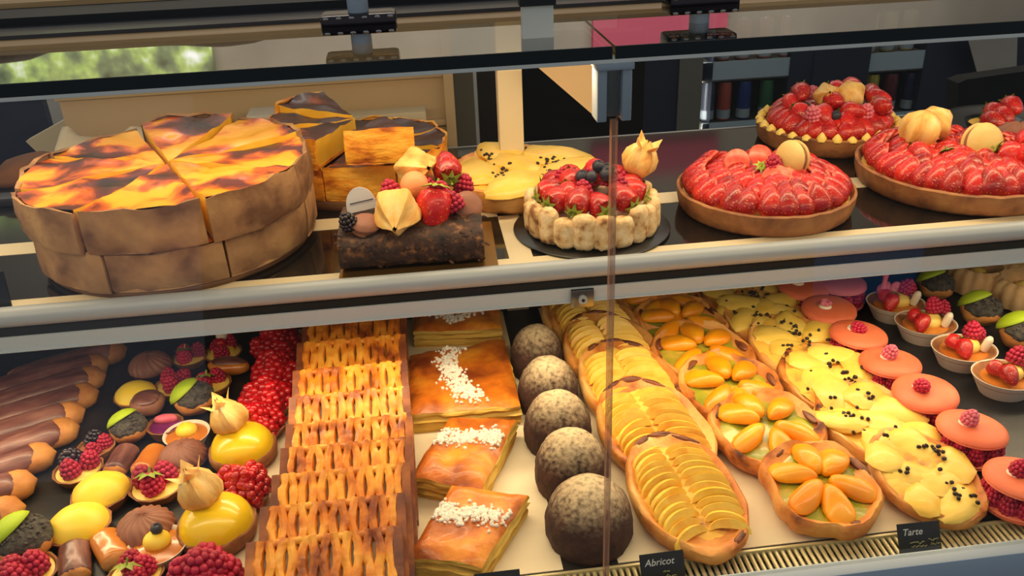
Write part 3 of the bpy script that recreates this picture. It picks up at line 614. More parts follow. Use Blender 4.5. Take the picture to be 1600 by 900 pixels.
def tops_H(t, z):
    physalis(t, (-.038, .03, z + .044), (R(190), R(8), 0), 1.5); physalis(t, (-.02, .044, z + .042), (R(196), R(-14), 0), 1.35, False)
    straw(t, (-.066, .004, z + .008), (R(110), R(-30), 0), 1.0); straw(t, (-.036, -.02, z + .008), (R(150), R(20), R(40)), 1.0)
    cookie(t, (.016, -.008, z + .010), (R(72), R(-6), R(10)), 1.6); straw(t, (.022, -.034, z + .010), (R(112), R(-58), R(20)), 1.25)
    straw(t, (-.008, -.004, z + .0), (R(100), R(40), 0), 1.1)
    for (x, y) in [(-.012, .066), (.012, .072), (.04, -.05), (.07, -.02)]: straw(t, (x, y, z + .006), (R(random.uniform(60, 120)), R(random.uniform(-60, 60)), random.uniform(0, 6)), 1.05, x > .04)
straw_tart((.406, .342), .104, 'glazed strawberry tart with a pale macaron and strawberry discs on top', tops_F, 26)
cG = P(1300, 222, .235); straw_tart((.592, .574), .101, 'rear strawberry tart with a piped cream edge and a heap of whole berries', tops_G, 25, piped=True)
straw_tart((.672, .369), .126, 'large strawberry tart at the right end of the shelf, crowned with physalis', tops_H, 34)
# ------------------------------------------------------------------ other things on the upper shelf
def oval_base(a, b, h, seed, rim=.004, n=56, sag=0.0, wob=.05):
    """tart case: oval dough with a raised irregular rim and a sunk bed"""
    rows = [(0, 0), (.90, 0), (.975, h * .3), (1.0, h * .75), (.985, h + rim * .6), (.945, h + rim), (.89, h + rim * .8), (.83, h + rim * .1), (.5, h * .8), (0, h * .8)]
    vs, fs = [], []; rings = []
    for k, (q, z) in enumerate(rows):
        if q == 0: rings.append([len(vs)]); vs.append((0, 0, z)); continue
        ring = []
        for i in range(n):
            t = 2 * pi * i / n; cx, cy = cos(t), sin(t); w = 1 + wob * nz((cx, cy, 0), 1.6, seed) + wob * .4 * nz((cx, cy, q), 6, seed)
            zz = z + ((.004 * nz((cx, cy, 0), 2.6, seed + 4)) if k in (3, 4, 5) else 0) + (.0012 * nz((cx * 3, cy * 3, z * 200), 4, seed) if k > 1 else 0)
            ring.append(len(vs)); vs.append((a * q * w * cx, b * q * w * cy, zz))
        rings.append(ring)
    for A, B in zip(rings, rings[1:]):
        for i in range(n):
            j = (i + 1) % n
            if len(A) == 1: fs.append((A[0], B[j], B[i]))
            elif len(B) == 1: fs.append((A[i], A[j], B[0]))
            else: fs.append((A[i], A[j], B[j], B[i]))
    return vs, fs
def disc_fill(a, b, z, m, seed, amp=.002, q=.88, n=40):
    rows = [q, q * .75, q * .5, q * .25]; vs = [(0, 0, z)]; fs = []
    for k, r in enumerate(rows):
        for i in range(n):
            t = 2 * pi * i / n; x, y = a * r * cos(t), b * r * sin(t); vs.append((x, y, z + amp * 2 * nz((x, y, 0), 45, seed) - (.003 if k == 0 else 0)))
    for k in range(3):
        for i in range(n): fs.append((1 + k * n + i, 1 + k * n + (i + 1) % n, 1 + (k + 1) * n + (i + 1) % n, 1 + (k + 1) * n + i))
    for i in range(n): fs.append((1 + 3 * n + i, 1 + 3 * n + (i + 1) % n, 0))
    return G().add(vs, fs).mesh(m)
def pear_tart(label, loc, rot, a, b, h, seed, group=None, nch=11, nchip=46):
    t = thing('pear_chocolate_tart', label, 'tart', loc, 0, group, rot=rot); rnd = random.Random(seed)
    part('case', G().add(*oval_base(a, b, h, seed, .004)).mesh('dough'), t)
    part('almond_cream', disc_fill(a, b, h + .0045, 'pearC', seed, .003, .95), t)
    pts = []
    for k in range(400):
        r = math.sqrt(rnd.random()) * .74; t_ = rnd.random() * 2 * pi; p = (a * r * cos(t_), b * r * sin(t_))
        if all((p[0] - q[0]) ** 2 + (p[1] - q[1]) ** 2 > (min(a, b) * .56) ** 2 for q in pts): pts.append(p)
        if len(pts) >= nch: break
    for i, p in enumerate(pts):
        s = min(a, b)
        def f(q, sd=seed + i * 2.2): return V((q.x * 1.25, q.y * .82 * (1 + .25 * q.x), q.z * .28 + .05 * q.x)) * (1 + .24 * nz(q, 1.6, sd))
        part('pear_piece', G().add(*ball(s * .43, 14, 9, lambda v_: f(v_ / (s * .43)) * s * .43)).mesh('pear'), t, (p[0], p[1], h + .0045), (rnd.uniform(-.12, .12), rnd.uniform(-.12, .12), rnd.uniform(0, 6)))
    ch = G(); hub = [(a * .62 * math.sqrt(rnd.random()) * cos(k * 2.1 + seed), b * .62 * math.sqrt(rnd.random()) * sin(k * 2.1 + seed)) for k in range(4)]
    for i in range(nchip):
        cl = hub[rnd.randrange(len(hub))]; r = math.sqrt(rnd.random()) * .86; t_ = rnd.random() * 2 * pi; q = (a * r * cos(t_), b * r * sin(t_))
        if i % 5: q = (cl[0] + rnd.gauss(0, .12) * a, cl[1] + rnd.gauss(0, .12) * b)
        if (q[0] / a) ** 2 + (q[1] / b) ** 2 > .8: continue
        ch.add(*ball(1, 6, 4), 0, T((q[0], q[1], h + .0075 + rnd.uniform(0, .006)), (rnd.random(), rnd.random(), 0), (rnd.uniform(.002, .004), .0024, .002)))
    part('chocolate_chips', ch.mesh('chip'), t, kind='stuff'); return t
cC = P(806, 268, .225)
pear_tart('large round pear and chocolate chip tart behind the log cake', (cC.x, cC.y, .2), (0, 0, .5), .095, .095, .026, 31, None, 16, 120)
# bowls at the far right, crumpled paper, plastic tub, loaf at the left
tr = P(1600, 198, .204); t = thing('serving_tray', 'round dark tray under the dark cups at the far right', 'tray', (tr.x, tr.y, .2))
part('tray', G().add(*lathe([(0, 0), (.115, 0), (.12, .004), (.118, .006), (.112, .003), (0, .003)], 48)).mesh('slate'), t)
for (u, vv, lab, ty) in [(1556, 186, 'dark cup filled with strawberries at the back of the round tray', 0), (1592, 202, 'dark cup with a swirl of mocha cream at the front of the round tray', 1)]:
    p = P(u, vv, .23); t = thing('dessert_cup', lab, 'cup', (p.x, p.y, .203))
    part('cup', G().add(*lathe([(0, 0), (.028, 0), (.039, .022), (.04, .024), (.036, .023), (.03, .015), (0, .014)], 36)).mesh('blackcard'), t)
    if ty == 0:
        part('sponge', G().add(*lathe([(.036, .02), (0, .024)], 24)).mesh('custard'), t)
        for (x, y, q, r) in [(-.016, .0, .03, -70), (.008, .006, .034, 60), (.022, .014, .046, 40), (.0, .02, .036, -20)]: straw(t, (x, y, q), (R(100), R(r), 0), 1.05)
    else: part('cream', G().add(*lathe([(.036, .018), (.03, .026), (.018, .032), (.006, .036), (0, .037)], 40, lambda t_, k, r, z: (r, z + .0014 * sin(9 * t_ + k)))).mesh('mocha'), t)
for pts, lab in [([(255, 212), (278, 182), (300, 196), (362, 187), (364, 215)], 'crumpled cream paper behind the big flan'), ([(108, 206), (150, 202), (262, 192), (262, 212), (100, 218)], 'folded cream paper strip below the beige panel')]:
    vs = []; q = [PY(u, v_, .73) for u, v_ in pts]; x0 = min(p.x for p in q); x1 = max(p.x for p in q); z1 = max(p.z for p in q)
    g = G(); nx, ny = 18, 8
    for i in range(nx + 1):
        for j in range(ny + 1):
            x = x0 + (x1 - x0) * i / nx; y = .66 + .12 * j / ny; hh = max(.0, z1 - .195)
            vs.append((x, y, .2 + hh * max(.05, sin(pi * j / ny)) * (.75 + .5 * nz((x, y, 0), 26, 3)) + .004 * nz((x, y, 0), 60, 1)))
    g.add(vs, [(i * (ny + 1) + j, (i + 1) * (ny + 1) + j, (i + 1) * (ny + 1) + j + 1, i * (ny + 1) + j + 1) for i in range(nx) for j in range(ny)])
    me = g.mesh('paper'); o = solo('crumpled_paper', me, lab, 'paper'); md = o.modifiers.new('thick', 'SOLIDIFY'); md.thickness = .001
p0 = PY(392, 195, .75); p1 = PY(470, 168, .75)
solo('plastic_tub', bevbox((p0.x, .72, p0.z), (p1.x, .77, p1.z), 'white', .003), 'white plastic tub lid showing above the rear flan', 'tub')
p0 = PY(470, 196, .76); p1 = PY(665, 170, .76)
solo('cream_tray', bevbox((p0.x, .745, p0.z - .02), (p1.x, .78, p1.z), 'cream', .003), 'long cream tray standing behind the rear flan', 'tray')
t = thing('cake_slices_tray', 'dark tray of brown pastries at the far left behind the big flan', 'tray', (-.52, .6, .2))
part('tray', bevbox((-.16, -.06, 0), (.09, .08, .012), 'slate', .004), t)
for i, (x, y, s) in enumerate([(-.1, 0, 1), (-.02, .02, 1.1), (.045, 0, .9)]): part('brown_pastry', G().add(*lump(.04 * s, i * 3.3, .2, 30, 18, 10)).mesh('bread'), t, (x, y, .022), (0, 0, i), (1.1, .8, .5))
p = P(6, 440, .22); t = thing('price_card', 'dark price card at the left edge in front of the big flan', 'sign', (p.x - .012, .236, .2005))
part('card', boxm((-.03, -.001, 0), (.022, .001, .038), 'blackcard'), t, (0, 0, 0), (R(-8), 0, 0))
# ================================================================== lower deck: sheets and trays
def sheet(label, u_pts, z=.0, m='paper', name='parchment_sheet', th=.001):
    q = [P(u, v_, z) for u, v_ in u_pts]; g = G(); n = len(q)
    g.add([(p.x, p.y, z) for p in q] + [(p.x, p.y, z + th) for p in q], [tuple(range(n))[::-1], tuple(range(n, 2 * n))] + [(i, (i + 1) % n, n + (i + 1) % n, n + i) for i in range(n)])
    return solo(name, g.mesh(m, False), label, 'paper' if m == 'paper' else 'tray')
def rect(label, x0, y0, x1, y1, m, name, th):
    return solo(name, boxm((x0, y0, 0), (x1, y1, th), m), label, 'paper' if m == 'paper' else 'tray')
rect('large black slate tray under the eclairs and petits fours', -.72, -.008, -.215, .515, 'slate', 'slate_tray', .003)
rect('cream parchment sheet under the lattice slices and sugared slices', -.213, -.008, .098, .5, 'paper', 'parchment_sheet', .001)
rect('cream parchment sheet under the apple, apricot and pear tarts', .15, -.008, .455, .5, 'paper', 'parchment_sheet', .001)
rect('black slate tray under the macarons and boat tartlets', .457, -.008, 1.0, .515, 'slate', 'slate_tray', .003)
ZB, ZP = .003, .001
# ------------------------------------------------------------------ lattice slices
lat_n = 9; LW, LL, LH = .130, .118, .017
def lattice_slice(i, x, y, z, tilt, w):
    lab = 'golden lattice-topped pastry slice, %s from the front glass in its leaning row' % ORD[i]
    t = thing('lattice_slice', lab, 'pastry', (x, y, z), 0, 'lattice slices', rot=(tilt, 0, R(random.uniform(-1.2, 1.2)))); rnd = random.Random(i)
    part('filling', boxm((-w / 2 + .004, .002, .004), (w / 2 - .004, LL - .002, LH - .0042), 'fill'), t)
    part('base', bevbox((-w / 2, 0, 0), (w / 2, LL, .006), 'latD', .002), t)
    g = G()
    for sx in (-1, 1):
        a = w / 2; vs = []
        g.add(*boxg((sx * a - (.008 if sx > 0 else 0), 0, .004), (sx * a + (0 if sx > 0 else .008), LL, LH + .001)))
    part('side_edge', g.mesh('latD'), t)
    g = G(); ns = 13
    for k in range(ns):
        x0 = -w / 2 + .011 + (w - .022) * k / (ns - 1); pts = []; rr = []
        for j in range(25):
            yy = LL * j / 24; ph = 2 * pi * j / 8 + k * pi
            pts.append((x0 + .0016 * cos(ph) + .0006 * rnd.uniform(-1, 1), yy, LH - .0028 + .0008 * rnd.uniform(-1, 1))); rr.append(.0043 + .0010 * abs(cos(ph)))
        g.add(*tube(pts, rr, 7))
    g.add(*tube([(-w / 2 + .004, LL - .003, LH - .003), (-w / 6, LL - .002, LH - .0022), (w / 5, LL - .003, LH - .0026), (w / 2 - .004, LL - .003, LH - .003)], .0036, 8))
    part('lattice', g.mesh('lat'), t)
tops = [(508, 835), (520, 782), (532, 733), (540, 692), (545, 655), (548, 612), (548, 572), (548, 530), (552, 492)]
tilt = R(27)
for i, (u, v_) in enumerate(tops):
    zt = .001 + LL * sin(tilt) + LH * cos(tilt); p = P(u, v_, zt); yb = p.y - LL * cos(tilt) + LH * sin(tilt)
    lattice_slice(i, p.x, yb, .0012, tilt, .131 if i else .134)
# ------------------------------------------------------------------ sugared puff slices
def puff(i, quad, label, h=.03):
    q = [P(u, v_, h) for u, v_ in quad]; c = sum(q, V((0, 0, 0))) / 4
    t = thing('sugared_slice', label, 'pastry', (c.x, c.y, ZP), 0, 'sugared puff slices'); q = [p - c for p in q]; n = 16; rnd = random.Random(i * 5)
    def at(a, b): return q[0] * (1 - a) * (1 - b) + q[1] * a * (1 - b) + q[2] * a * b + q[3] * (1 - a) * b
    vs = []; fs = []
    for j in range(n + 1):
        for k in range(n + 1):
            a, b = k / n, j / n; p = at(a, b); ed = min(a, 1 - a, b, 1 - b); s = min(1, ed / .12)
            vs.append((p.x, p.y, h - .007 + .006 * s ** .5 + .004 * nz((p.x, p.y, 0), 34, i * 7) + .002 * nz((p.x, p.y, 0), 90, i)))
    fs = [(j * (n + 1) + k, j * (n + 1) + k + 1, (j + 1) * (n + 1) + k + 1, (j + 1) * (n + 1) + k) for j in range(n) for k in range(n)]
    fs = [f[::-1] for f in fs]
    top = G().add(vs, fs); part('glazed_top', top.mesh('puffT'), t)
    loop = [k for k in range(n + 1)] + [j * (n + 1) + n for j in range(1, n + 1)] + [n * (n + 1) + k for k in range(n - 1, -1, -1)] + [j * (n + 1) for j in range(n - 1, 0, -1)]
    L_ = 7; sv = []; sf = []; m_ = len(loop)
    for l in range(L_ + 1):
        for ii in loop:
            x, y, z = vs[ii]; d = V((x, y, 0)).normalized(); wv = .0022 * sin(l * 2.6) + .003 * nz((x * 60, y * 60, l * 1.3), 1, i)
            f_ = 1 - l / L_; sv.append((x + d.x * (wv if 0 < l else 0), y + d.y * (wv if 0 < l else 0), z * f_))
    for l in range(L_):
        for k in range(m_): sf.append((l * m_ + k, l * m_ + (k + 1) % m_, (l + 1) * m_ + (k + 1) % m_, (l + 1) * m_ + k))
    part('flaky_side', G().add(sv, sf).mesh('puffS', False), t)
    return t, at, rnd, vs, n
def nibs(t, at, rnd, vs, n, path, cnt, wid):
    g = G(); ic = ball(1, 6, 4)
    for _ in range(cnt):
        s = rnd.random() * (len(path) - 1); k = min(int(s), len(path) - 2); f_ = s - k
        a = path[k][0] * (1 - f_) + path[k + 1][0] * f_ + rnd.gauss(0, wid); b = path[k][1] * (1 - f_) + path[k + 1][1] * f_ + rnd.gauss(0, wid)
        if not (0.03 < a < .97 and .03 < b < .97): continue
        p = at(a, b); z = vs[round(b * n) * (n + 1) + round(a * n)][2]; r = rnd.uniform(.0012, .0024)
        g.add(*ic, 0, T((p.x, p.y, z + r * .4), (rnd.random() * 3, rnd.random() * 3, 0), (r * 1.2, r, r * .8)))
    part('pearl_sugar', g.mesh('sugar', False), t, kind='stuff')
w_ = puff(0, [(655, 722 - 88), (806, 648), (757, 752), (640, 735)], 'x') if False else None
for i, (quad, path, cnt, lab) in enumerate([
    ([(706, 752), (825, 766), (752, 878), (637, 862)], [(.0, .42), (.3, .46), (.62, .4), (.95, .42)], 420, 'sugared puff slice lying askew, nearest the front glass'),
    ([(703, 645), (806, 649), (752, 760), (640, 738)], [(.0, .42), (.35, .4), (.7, .34), (.95, .34)], 420, 'sugared puff slice lying askew, second from the front glass'),
    ([(640, 548), (788, 526), (813, 628), (638, 643)], [(.46, .0), (.38, .3), (.42, .5), (.5, .72), (.6, .92)], 560, 'largest squarish sugared puff slice, straight on the parchment'),
    ([(646, 474), (778, 470), (784, 508), (645, 512)], [(.1, .3), (.35, .5), (.5, .7), (.8, .3)], 260, 'sugared puff slice at the back of its row under the shelf')]):
    t, at, rnd, vs, n = puff(i, quad, lab, .032); nibs(t, at, rnd, vs, n, path, cnt, .06)
# ------------------------------------------------------------------ cocoa domes
for i, (u0, u1, vt, lab) in enumerate([(850, 982, 742, 'front'), (832, 945, 665, ''), (815, 918, 604, ''), (805, 898, 550, ''), (793, 874, 499, 'back')]):
    um = (u0 + u1) / 2; p = PY(um, vt, 0); hgt = .066
    p = P(um + 3, vt + 8, hgt); rr_ = (u1 - u0) * (p - CAM).length / F / 2 * 1.03
    p.y -= .004
    lab = 'powder-dusted chocolate dome, %s of the row of five counted from the front glass' % ORD[i]
    t = thing('chocolate_dome', lab, 'cake', (p.x, p.y, 0.0), 0, 'chocolate domes')
    def fn(t_, k, r, z, s=i): 
        d = 1 + .03 * nz((r * cos(t_), r * sin(t_), z), 60, s * 4) + .03 * nz((r * cos(t_), r * sin(t_), z), 160, s); return r * d, z * (1 + .02 * nz((r * cos(t_), r * sin(t_), z), 90, s))
    pr = [(0, .0), (rr_ * .93, 0), (rr_ * .99, .008), (rr_, .02)] + [(rr_ * cos(a_), .02 + (hgt - .02) * sin(a_)) for a_ in [pi / 2 * k / 12 for k in range(1, 12)]] + [(0, hgt)]
    part('cake', G().add(*lathe(pr, 44, fn)).mesh('dome'), t)
# ------------------------------------------------------------------ rows of oval tarts
def apple_tart(i, loc, rot, a, b, seed):
    lab = 'oval apple slice tart, %s of its row counted from the front glass' % ORD[i]
    t = thing('apple_tart', lab, 'tart', loc, 0, 'apple tarts', rot=rot); h = .0145
    part('case', G().add(*oval_base(a, b, h, seed, .005)).mesh('dough'), t); part('almond_cream', disc_fill(a, b, h + .001, 'pearC', seed, .002), t)
    def mk():
        n = 12; out = []; 
        for k in range(n + 1):
            s = pi * k / n; out.append((.0235 * cos(s), .0165 * sin(s) ** .8))
        inn = [(.0235 * cos(pi * k / n) * .86, .0055 * sin(pi * k / n)) for k in range(n, -1, -1)][1:-1]
        pl = out + inn; q = len(pl); th = .0019
        vs = [(x, -th, z) for x, z in pl] + [(x, th, z) for x, z in pl]
        fs = [(k, (k + 1) % q, q + (k + 1) % q, q + k) for k in range(q)]
        for s_ in (0, q):
            for k in range(n):
                A = [k, k + 1]; B = [(2 * n - 1 + n - k - 1 - n) for _ in (0,)]
            tri = []
        # strip fill between the outer and inner arcs
        def inn_i(k): return k if k in (0, n) else n + (n - k)
        for k in range(n):
            f = [k, k + 1, inn_i(k + 1), inn_i(k)]; f = [x for j, x in enumerate(f) if x not in f[:j]]
            fs.append(tuple(f)); fs.append(tuple(x + q for x in f[::-1]))
        return G().add(vs, fs).mesh('apple')
    me = cm('apple_slice', mk); rnd = random.Random(seed)
    for (fx, sgn) in ((-1, 1), (1, -1)):
        for k in range(12):
            y = -b * .70 + b * 1.24 * k / 11; sp = math.sqrt(max(.05, 1 - (abs(y) / b * 1.02) ** 2)); s = .52 + .46 * sp
            part('apple_slice', me, t, (fx * a * .40 * (.55 + .45 * sp), y, h - .001 + rnd.uniform(-.001, .001)), (R(-36 + rnd.uniform(-8, 8)), R(rnd.uniform(-5, 5)), R(sgn * 20 + rnd.uniform(-6, 6))), (s * a / .055, s * rnd.uniform(1, 1.5), s * .95))
    for k, t_ in enumerate((1.05, 1.45, 1.95, 5.2)):
        part('burnt_edge', G().add(*lump(.011, seed + k, .45, 90, 14, 8)).mesh('burnt'), t, (a * .91 * cos(t_), b * .93 * sin(t_), h + .0035), (0, 0, math.atan2(b * cos(t_), -a * sin(t_))), (1.5 - .2 * k, .32, .28))
    return t
def apricot_tart(i, loc, rot, a, b, seed):
    lab = 'apricot and pistachio cream tart, %s of its row counted from the front glass' % ORD[i]
    t = thing('apricot_tart', lab, 'tart', loc, 0, 'apricot tarts', rot=rot); h = .0155; rnd = random.Random(seed)
    part('case', G().add(*oval_base(a, b, h, seed, .007, wob=.16)).mesh('dough'), t); part('pistachio_cream', disc_fill(a, b, h + .002, 'pist', seed, .0025), t)
    def mk(sd):
        def f(p):
            x = p.x; return V((x * .0245, p.y * .0128 * (1 - .3 * x), max(-.25, p.z) * .0085 * (1 + .2 * x))) * (1 + .08 * nz(p, 1.7, sd))
        return G().add(*ball(1, 18, 12, f)).mesh('apri')
    n = 6
    for k in range(n):
        t_ = 2 * pi * (k + .5) / n + rnd.uniform(-.15, .15); r = .50
        part('apricot_half', cm('apri%d' % (k % 4), lambda: mk(k * 3.1)), t, (a * r * cos(t_), b * r * sin(t_), h + .006), (rnd.uniform(-.12, .12), R(-8), math.atan2(b * sin(t_), a * cos(t_)) + pi), (1.0, rnd.uniform(.95, 1.15), 1.1))
    for k in range(3):
        t_ = 2 * pi * (k / 3) + .3 + rnd.uniform(-.4, .4)
        part('burnt_edge', G().add(*lump(.009, seed + k, .45, 90, 14, 8)).mesh('burnt'), t, (a * .88 * cos(t_), b * .88 * sin(t_), h + .003), (0, 0, t_ + pi / 2), (1.5, .6, .35))
    return t
def row(points, fn, a, b, yaw, tilt, seeds):
    for i, (u, v_) in enumerate(points):
        p = P(u, v_, .024); ti = R(tilt)
        k = 1.08 if i else 1.0
        fn(i, (p.x, p.y, ZP + b * k * sin(ti)), (ti, 0, R(yaw + random.uniform(-2, 2))), a * k, b * k, seeds + i * 1.7)
row([(1070, 766), (1022, 672), (985, 602), (956, 550), (934, 514), (916, 490)], apple_tart, .055, .085, 8, 6, 3)
row([(1282, 755), (1196, 668), (1140, 606), (1096, 550), (1062, 506), (1036, 474)], apricot_tart, .056, .064, 6, 6, 23)
for i, (u, v_) in enumerate([(1444, 736), (1362, 652), (1298, 590), (1244, 538), (1200, 496), (1164, 466)]):
    p = P(u, v_, .024); ti = R(6)
    pear_tart('oval pear and chocolate chip tart, %s of its row counted from the front glass' % ORD[i], (p.x, p.y, ZP + .067 * sin(ti)), (ti, 0, R(10)), .050 if i == 0 else .057, .067 if i == 0 else .071, .014, 51 + i * 2.3, 'pear and chocolate tarts', 8, 34)
# ------------------------------------------------------------------ macarons
def mac_shell(m):
    def f(t_, k, r, z): return (r * (1 + (.02 * nz((cos(t_), sin(t_), k), 9, 3) if k in (1, 2) else 0)), z)
    return cm('macs' + m, lambda: G().add(*lathe([(0, 0), (.0335, 0), (.0352, .0013), (.0342, .0030), (.0350, .0036), (.0340, .0058), (.029, .0084), (.019, .0098), (0, .0104)], 48, f)).mesh(m))
for i, (u, v_, m_, top) in enumerate([(1600, 742, 'mac', 0), (1520, 664, 'mac', 1), (1447, 608, 'mac', 2), (1392, 561, 'mac', 1), (1342, 517, 'mac', 2), (1296, 478, 'mac', 3), (1256, 443, 'mac', 3), (1314, 438, 'macP', -1)]):
    p = P(u, v_, .042)
    lab = ('coral macaron filled with raspberries, %s of its row counted from the front' % ORD[i]) if m_ == 'mac' else 'rose pink macaron without a topping at the back under the shelf'
    t = thing('raspberry_macaron', lab, 'macaron', (p.x, p.y, ZB), random.uniform(0, 1), 'raspberry macarons'); s = 1.0
    part('shell', mac_shell(m_), t, (0, 0, .0104), (pi, 0, 0), s); part('shell', mac_shell(m_), t, (0, 0, .0305), (R(random.uniform(-4, 4)), R(random.uniform(-4, 4)), 0), s)
    part('filling_cream', cm('macc', lambda: G().add(*lathe([(0, .0104), (.022, .0104), (.023, .02), (.022, .0305), (0, .0305)], 24)).mesh('rpink')), t)
    for k in range(11):
        a_ = 2 * pi * k / 11; part('raspberry', rasp_mesh(), t, (.0262 * cos(a_), .0262 * sin(a_), .0104), (0, 0, k), (.88, .88, 1.2))
    if top >= 0:
        a_ = random.uniform(1, 3); o = (.011 * cos(a_), .004, .0405)
        part('cream_dot', cm('cdot', lambda: G().add(*lathe([(.0085, 0), (.007, .0025), (0, .003)], 18)).mesh('cream2')), t, o)
        if top == 3: part('cream_flower', cm('cfl', lambda: G().add(*lathe([(.003, .0), (.0075, .003), (.0055, .0065), (.002, .003), (0, .0025)], 25, lambda t_, k, r, z: (r * (1 + .16 * cos(5 * t_)), z))).mesh('rpink')), t, (o[0], o[1], o[2] + .002))
        else: part('raspberry', rasp_mesh('rasp' if top != 1 else 'rpink'), t, (o[0], o[1], o[2] + .0015), (R(random.uniform(60, 110) if top == 2 else 20), 0, random.uniform(-.6, .6)), .92)
# ------------------------------------------------------------------ boat tartlets
for i, (u, v_) in enumerate([(1572, 588), (1506, 546), (1446, 506), (1399, 474)]):
    p = P(u, v_, .024)
    t = thing('berry_tartlet', 'caramel tartlet in a paper cup with berries, %s from the front' % ORD[i], 'tartlet', (p.x, p.y, ZB), R(-12 + random.uniform(-6, 6)), 'berry tartlets')
    S = (1.0, .88, 1)
    part('paper_cup', cm('bcup', lambda: G().add(*lathe([(0, 0), (.026, 0), (.037, .021), (.0385, .024), (.0372, .0238), (.034, .017)], 40)).mesh('cup')), t, sc=S)
    part('shell', cm('bsh', lambda: G().add(*lathe([(.0345, .016), (.0368, .0225), (.0345, .0232), (.031, .0205), (.026, .019)], 40)).mesh('crustD')), t, sc=S)
    part('caramel_cream', cm('bcr', lambda: G().add(*lathe([(.0335, .0195), (.028, .0195), (.012, .0205), (0, .021)], 36)).mesh('caramel')), t, sc=S)
    part('yellow_cream', cm('bycr', lambda: G().add(*lump(.014, 4, .2, 60, 16, 10)).mesh('pcream')), t, (.004, .004, .024), (0, 0, .4), (1.2, 1, .75))
    straw(t, (-.018, .008, .034), (R(110), R(-40), R(20)), .72, False); straw(t, (-.006, -.004, .036), (R(130), R(-60 + 20 * i), R(-30)), .78)
    rasp(t, (.012, .012, .033), sc=1.15); rasp(t, (.022, .016, .030), sc=1.0)
    part('cream_stick', cm('stick', lambda: G().add(*lathe([(0, 0), (.0045, .0015), (.005, .005), (.005, .018), (.003, .022), (0, .023)], 14)).mesh('cream2')), t, (.022, -.002, .020), (R(10), R(10), 0))
    if i == 3:
        for k in range(4): part('pink_petal', G().add(*lump(.008, k * 2, .3, 60, 10, 6)).mesh('rpink'), t, (-.016 + .006 * k, .014, .034 + .004 * (k % 2)), (0, k, k), (1, .7, 1.2))
        part('pink_tuft', G().add(*lathe([(.005, 0), (.003, .012), (.004, .022), (0, .024)], 10)).mesh('rpink'), t, (-.016, .008, .04))
# ------------------------------------------------------------------ choux with a lime disc and dark crumb
def choux_lime(u, v_, s, label, z=.022, group='choux with lime discs', turn=0):
    p = P(u, v_, z * s)
    t = thing('lime_choux', label, 'choux bun', (p.x, p.y, ZB), turn, group)
    part('choux', cm('chx', lambda: G().add(*lump(.027, 7, .16, 46, 22, 14, (1, 1, .78))).mesh('choux')), t, (0, 0, .0195 * s), sc=s)
    g = G(); rnd = random.Random(int(u))
    g.add(*lump(.0265, 3, .14, 70, 24, 14, (1, 1, .62)), 0, T((0, 0, .0265)))
    for k in range(120):
        a_ = rnd.uniform(0, 2 * pi); q = math.sqrt(rnd.random()) * .9; x, y = .0262 * q * cos(a_), .0262 * q * sin(a_); zz = .0265 + .0165 * math.sqrt(max(0, 1 - q * q))
        g.add(*ball(1, 5, 3), 0, T((x, y, zz), (rnd.random(), 0, 0), .0018))
    part('dark_crumb', g.mesh('poppy'), t, sc=s)
    g = G(); n = 24; vs = [(0, 0, .0455)]; fs = []
    for k, r in enumerate((.008, .016, .0225, .0255)):
        for j in range(n):
            a_ = 2 * pi * j / n; vs.append((r * cos(a_), r * sin(a_), .0262 + .0195 * math.sqrt(max(.02, 1 - (r / .0268) ** 2)) - .0006 * (k == 3)))
    for j in range(n): fs.append((0, 1 + j, 1 + (j + 1) % n))
    for k in range(3): fs += [(1 + k * n + j, 1 + (k + 1) * n + j, 1 + (k + 1) * n + (j + 1) % n, 1 + k * n + (j + 1) % n) for j in range(n)]
    o = part('lime_disc', cm('limed', lambda: G().add([(x, y, z_ - .024) for x, y, z_ in vs], fs).mesh('lime')), t, (-.003 * s, .009 * s, .0262 * s), (R(-34), R(-18), 0), .92 * s)
    md = o.modifiers.new('thick', 'SOLIDIFY'); md.thickness = .0016; md.offset = 1
for i, (u, v_, s) in enumerate([(1600, 520, .98), (1534, 484, .92), (1464, 446, .86)]):
    choux_lime(u, v_, s, 'choux bun with lime disc beside the berry tartlets, %s from the front' % ORD[i], .026)
for i, (u, v_) in enumerate([(1600, 446), (1528, 424), (1588, 412)]):
    p = P(u, v_, .03)
    t = thing('ridged_cookie', ['pale ridged ring cake cut by the right edge of the picture', 'pale ridged ring cake just below the shelf nose, left of its pair', 'pale ridged ring cake just below the shelf nose, right of its pair'][i], 'cake', (p.x, p.y, ZB), .2 * i, 'ridged ring cakes')
    part('cake', cm('ridge', lambda: G().add(*lathe([(.012, .022), (.02, .034), (.03, .038), (.038, .032), (.041, .018), (.037, .003), (.025, 0), (0, 0)][::-1] + [(.012, .02), (0, .018)], 84, lambda t_, k, r, z: (r * (1 + .07 * abs(cos(8 * t_))), z * (1 + .04 * abs(cos(8 * t_)))))).mesh('cookie')), t)
    part('cream', cm('ridgec', lambda: G().add(*lathe([(.014, .02), (.01, .03), (0, .034)], 20)).mesh('pcream')), t)
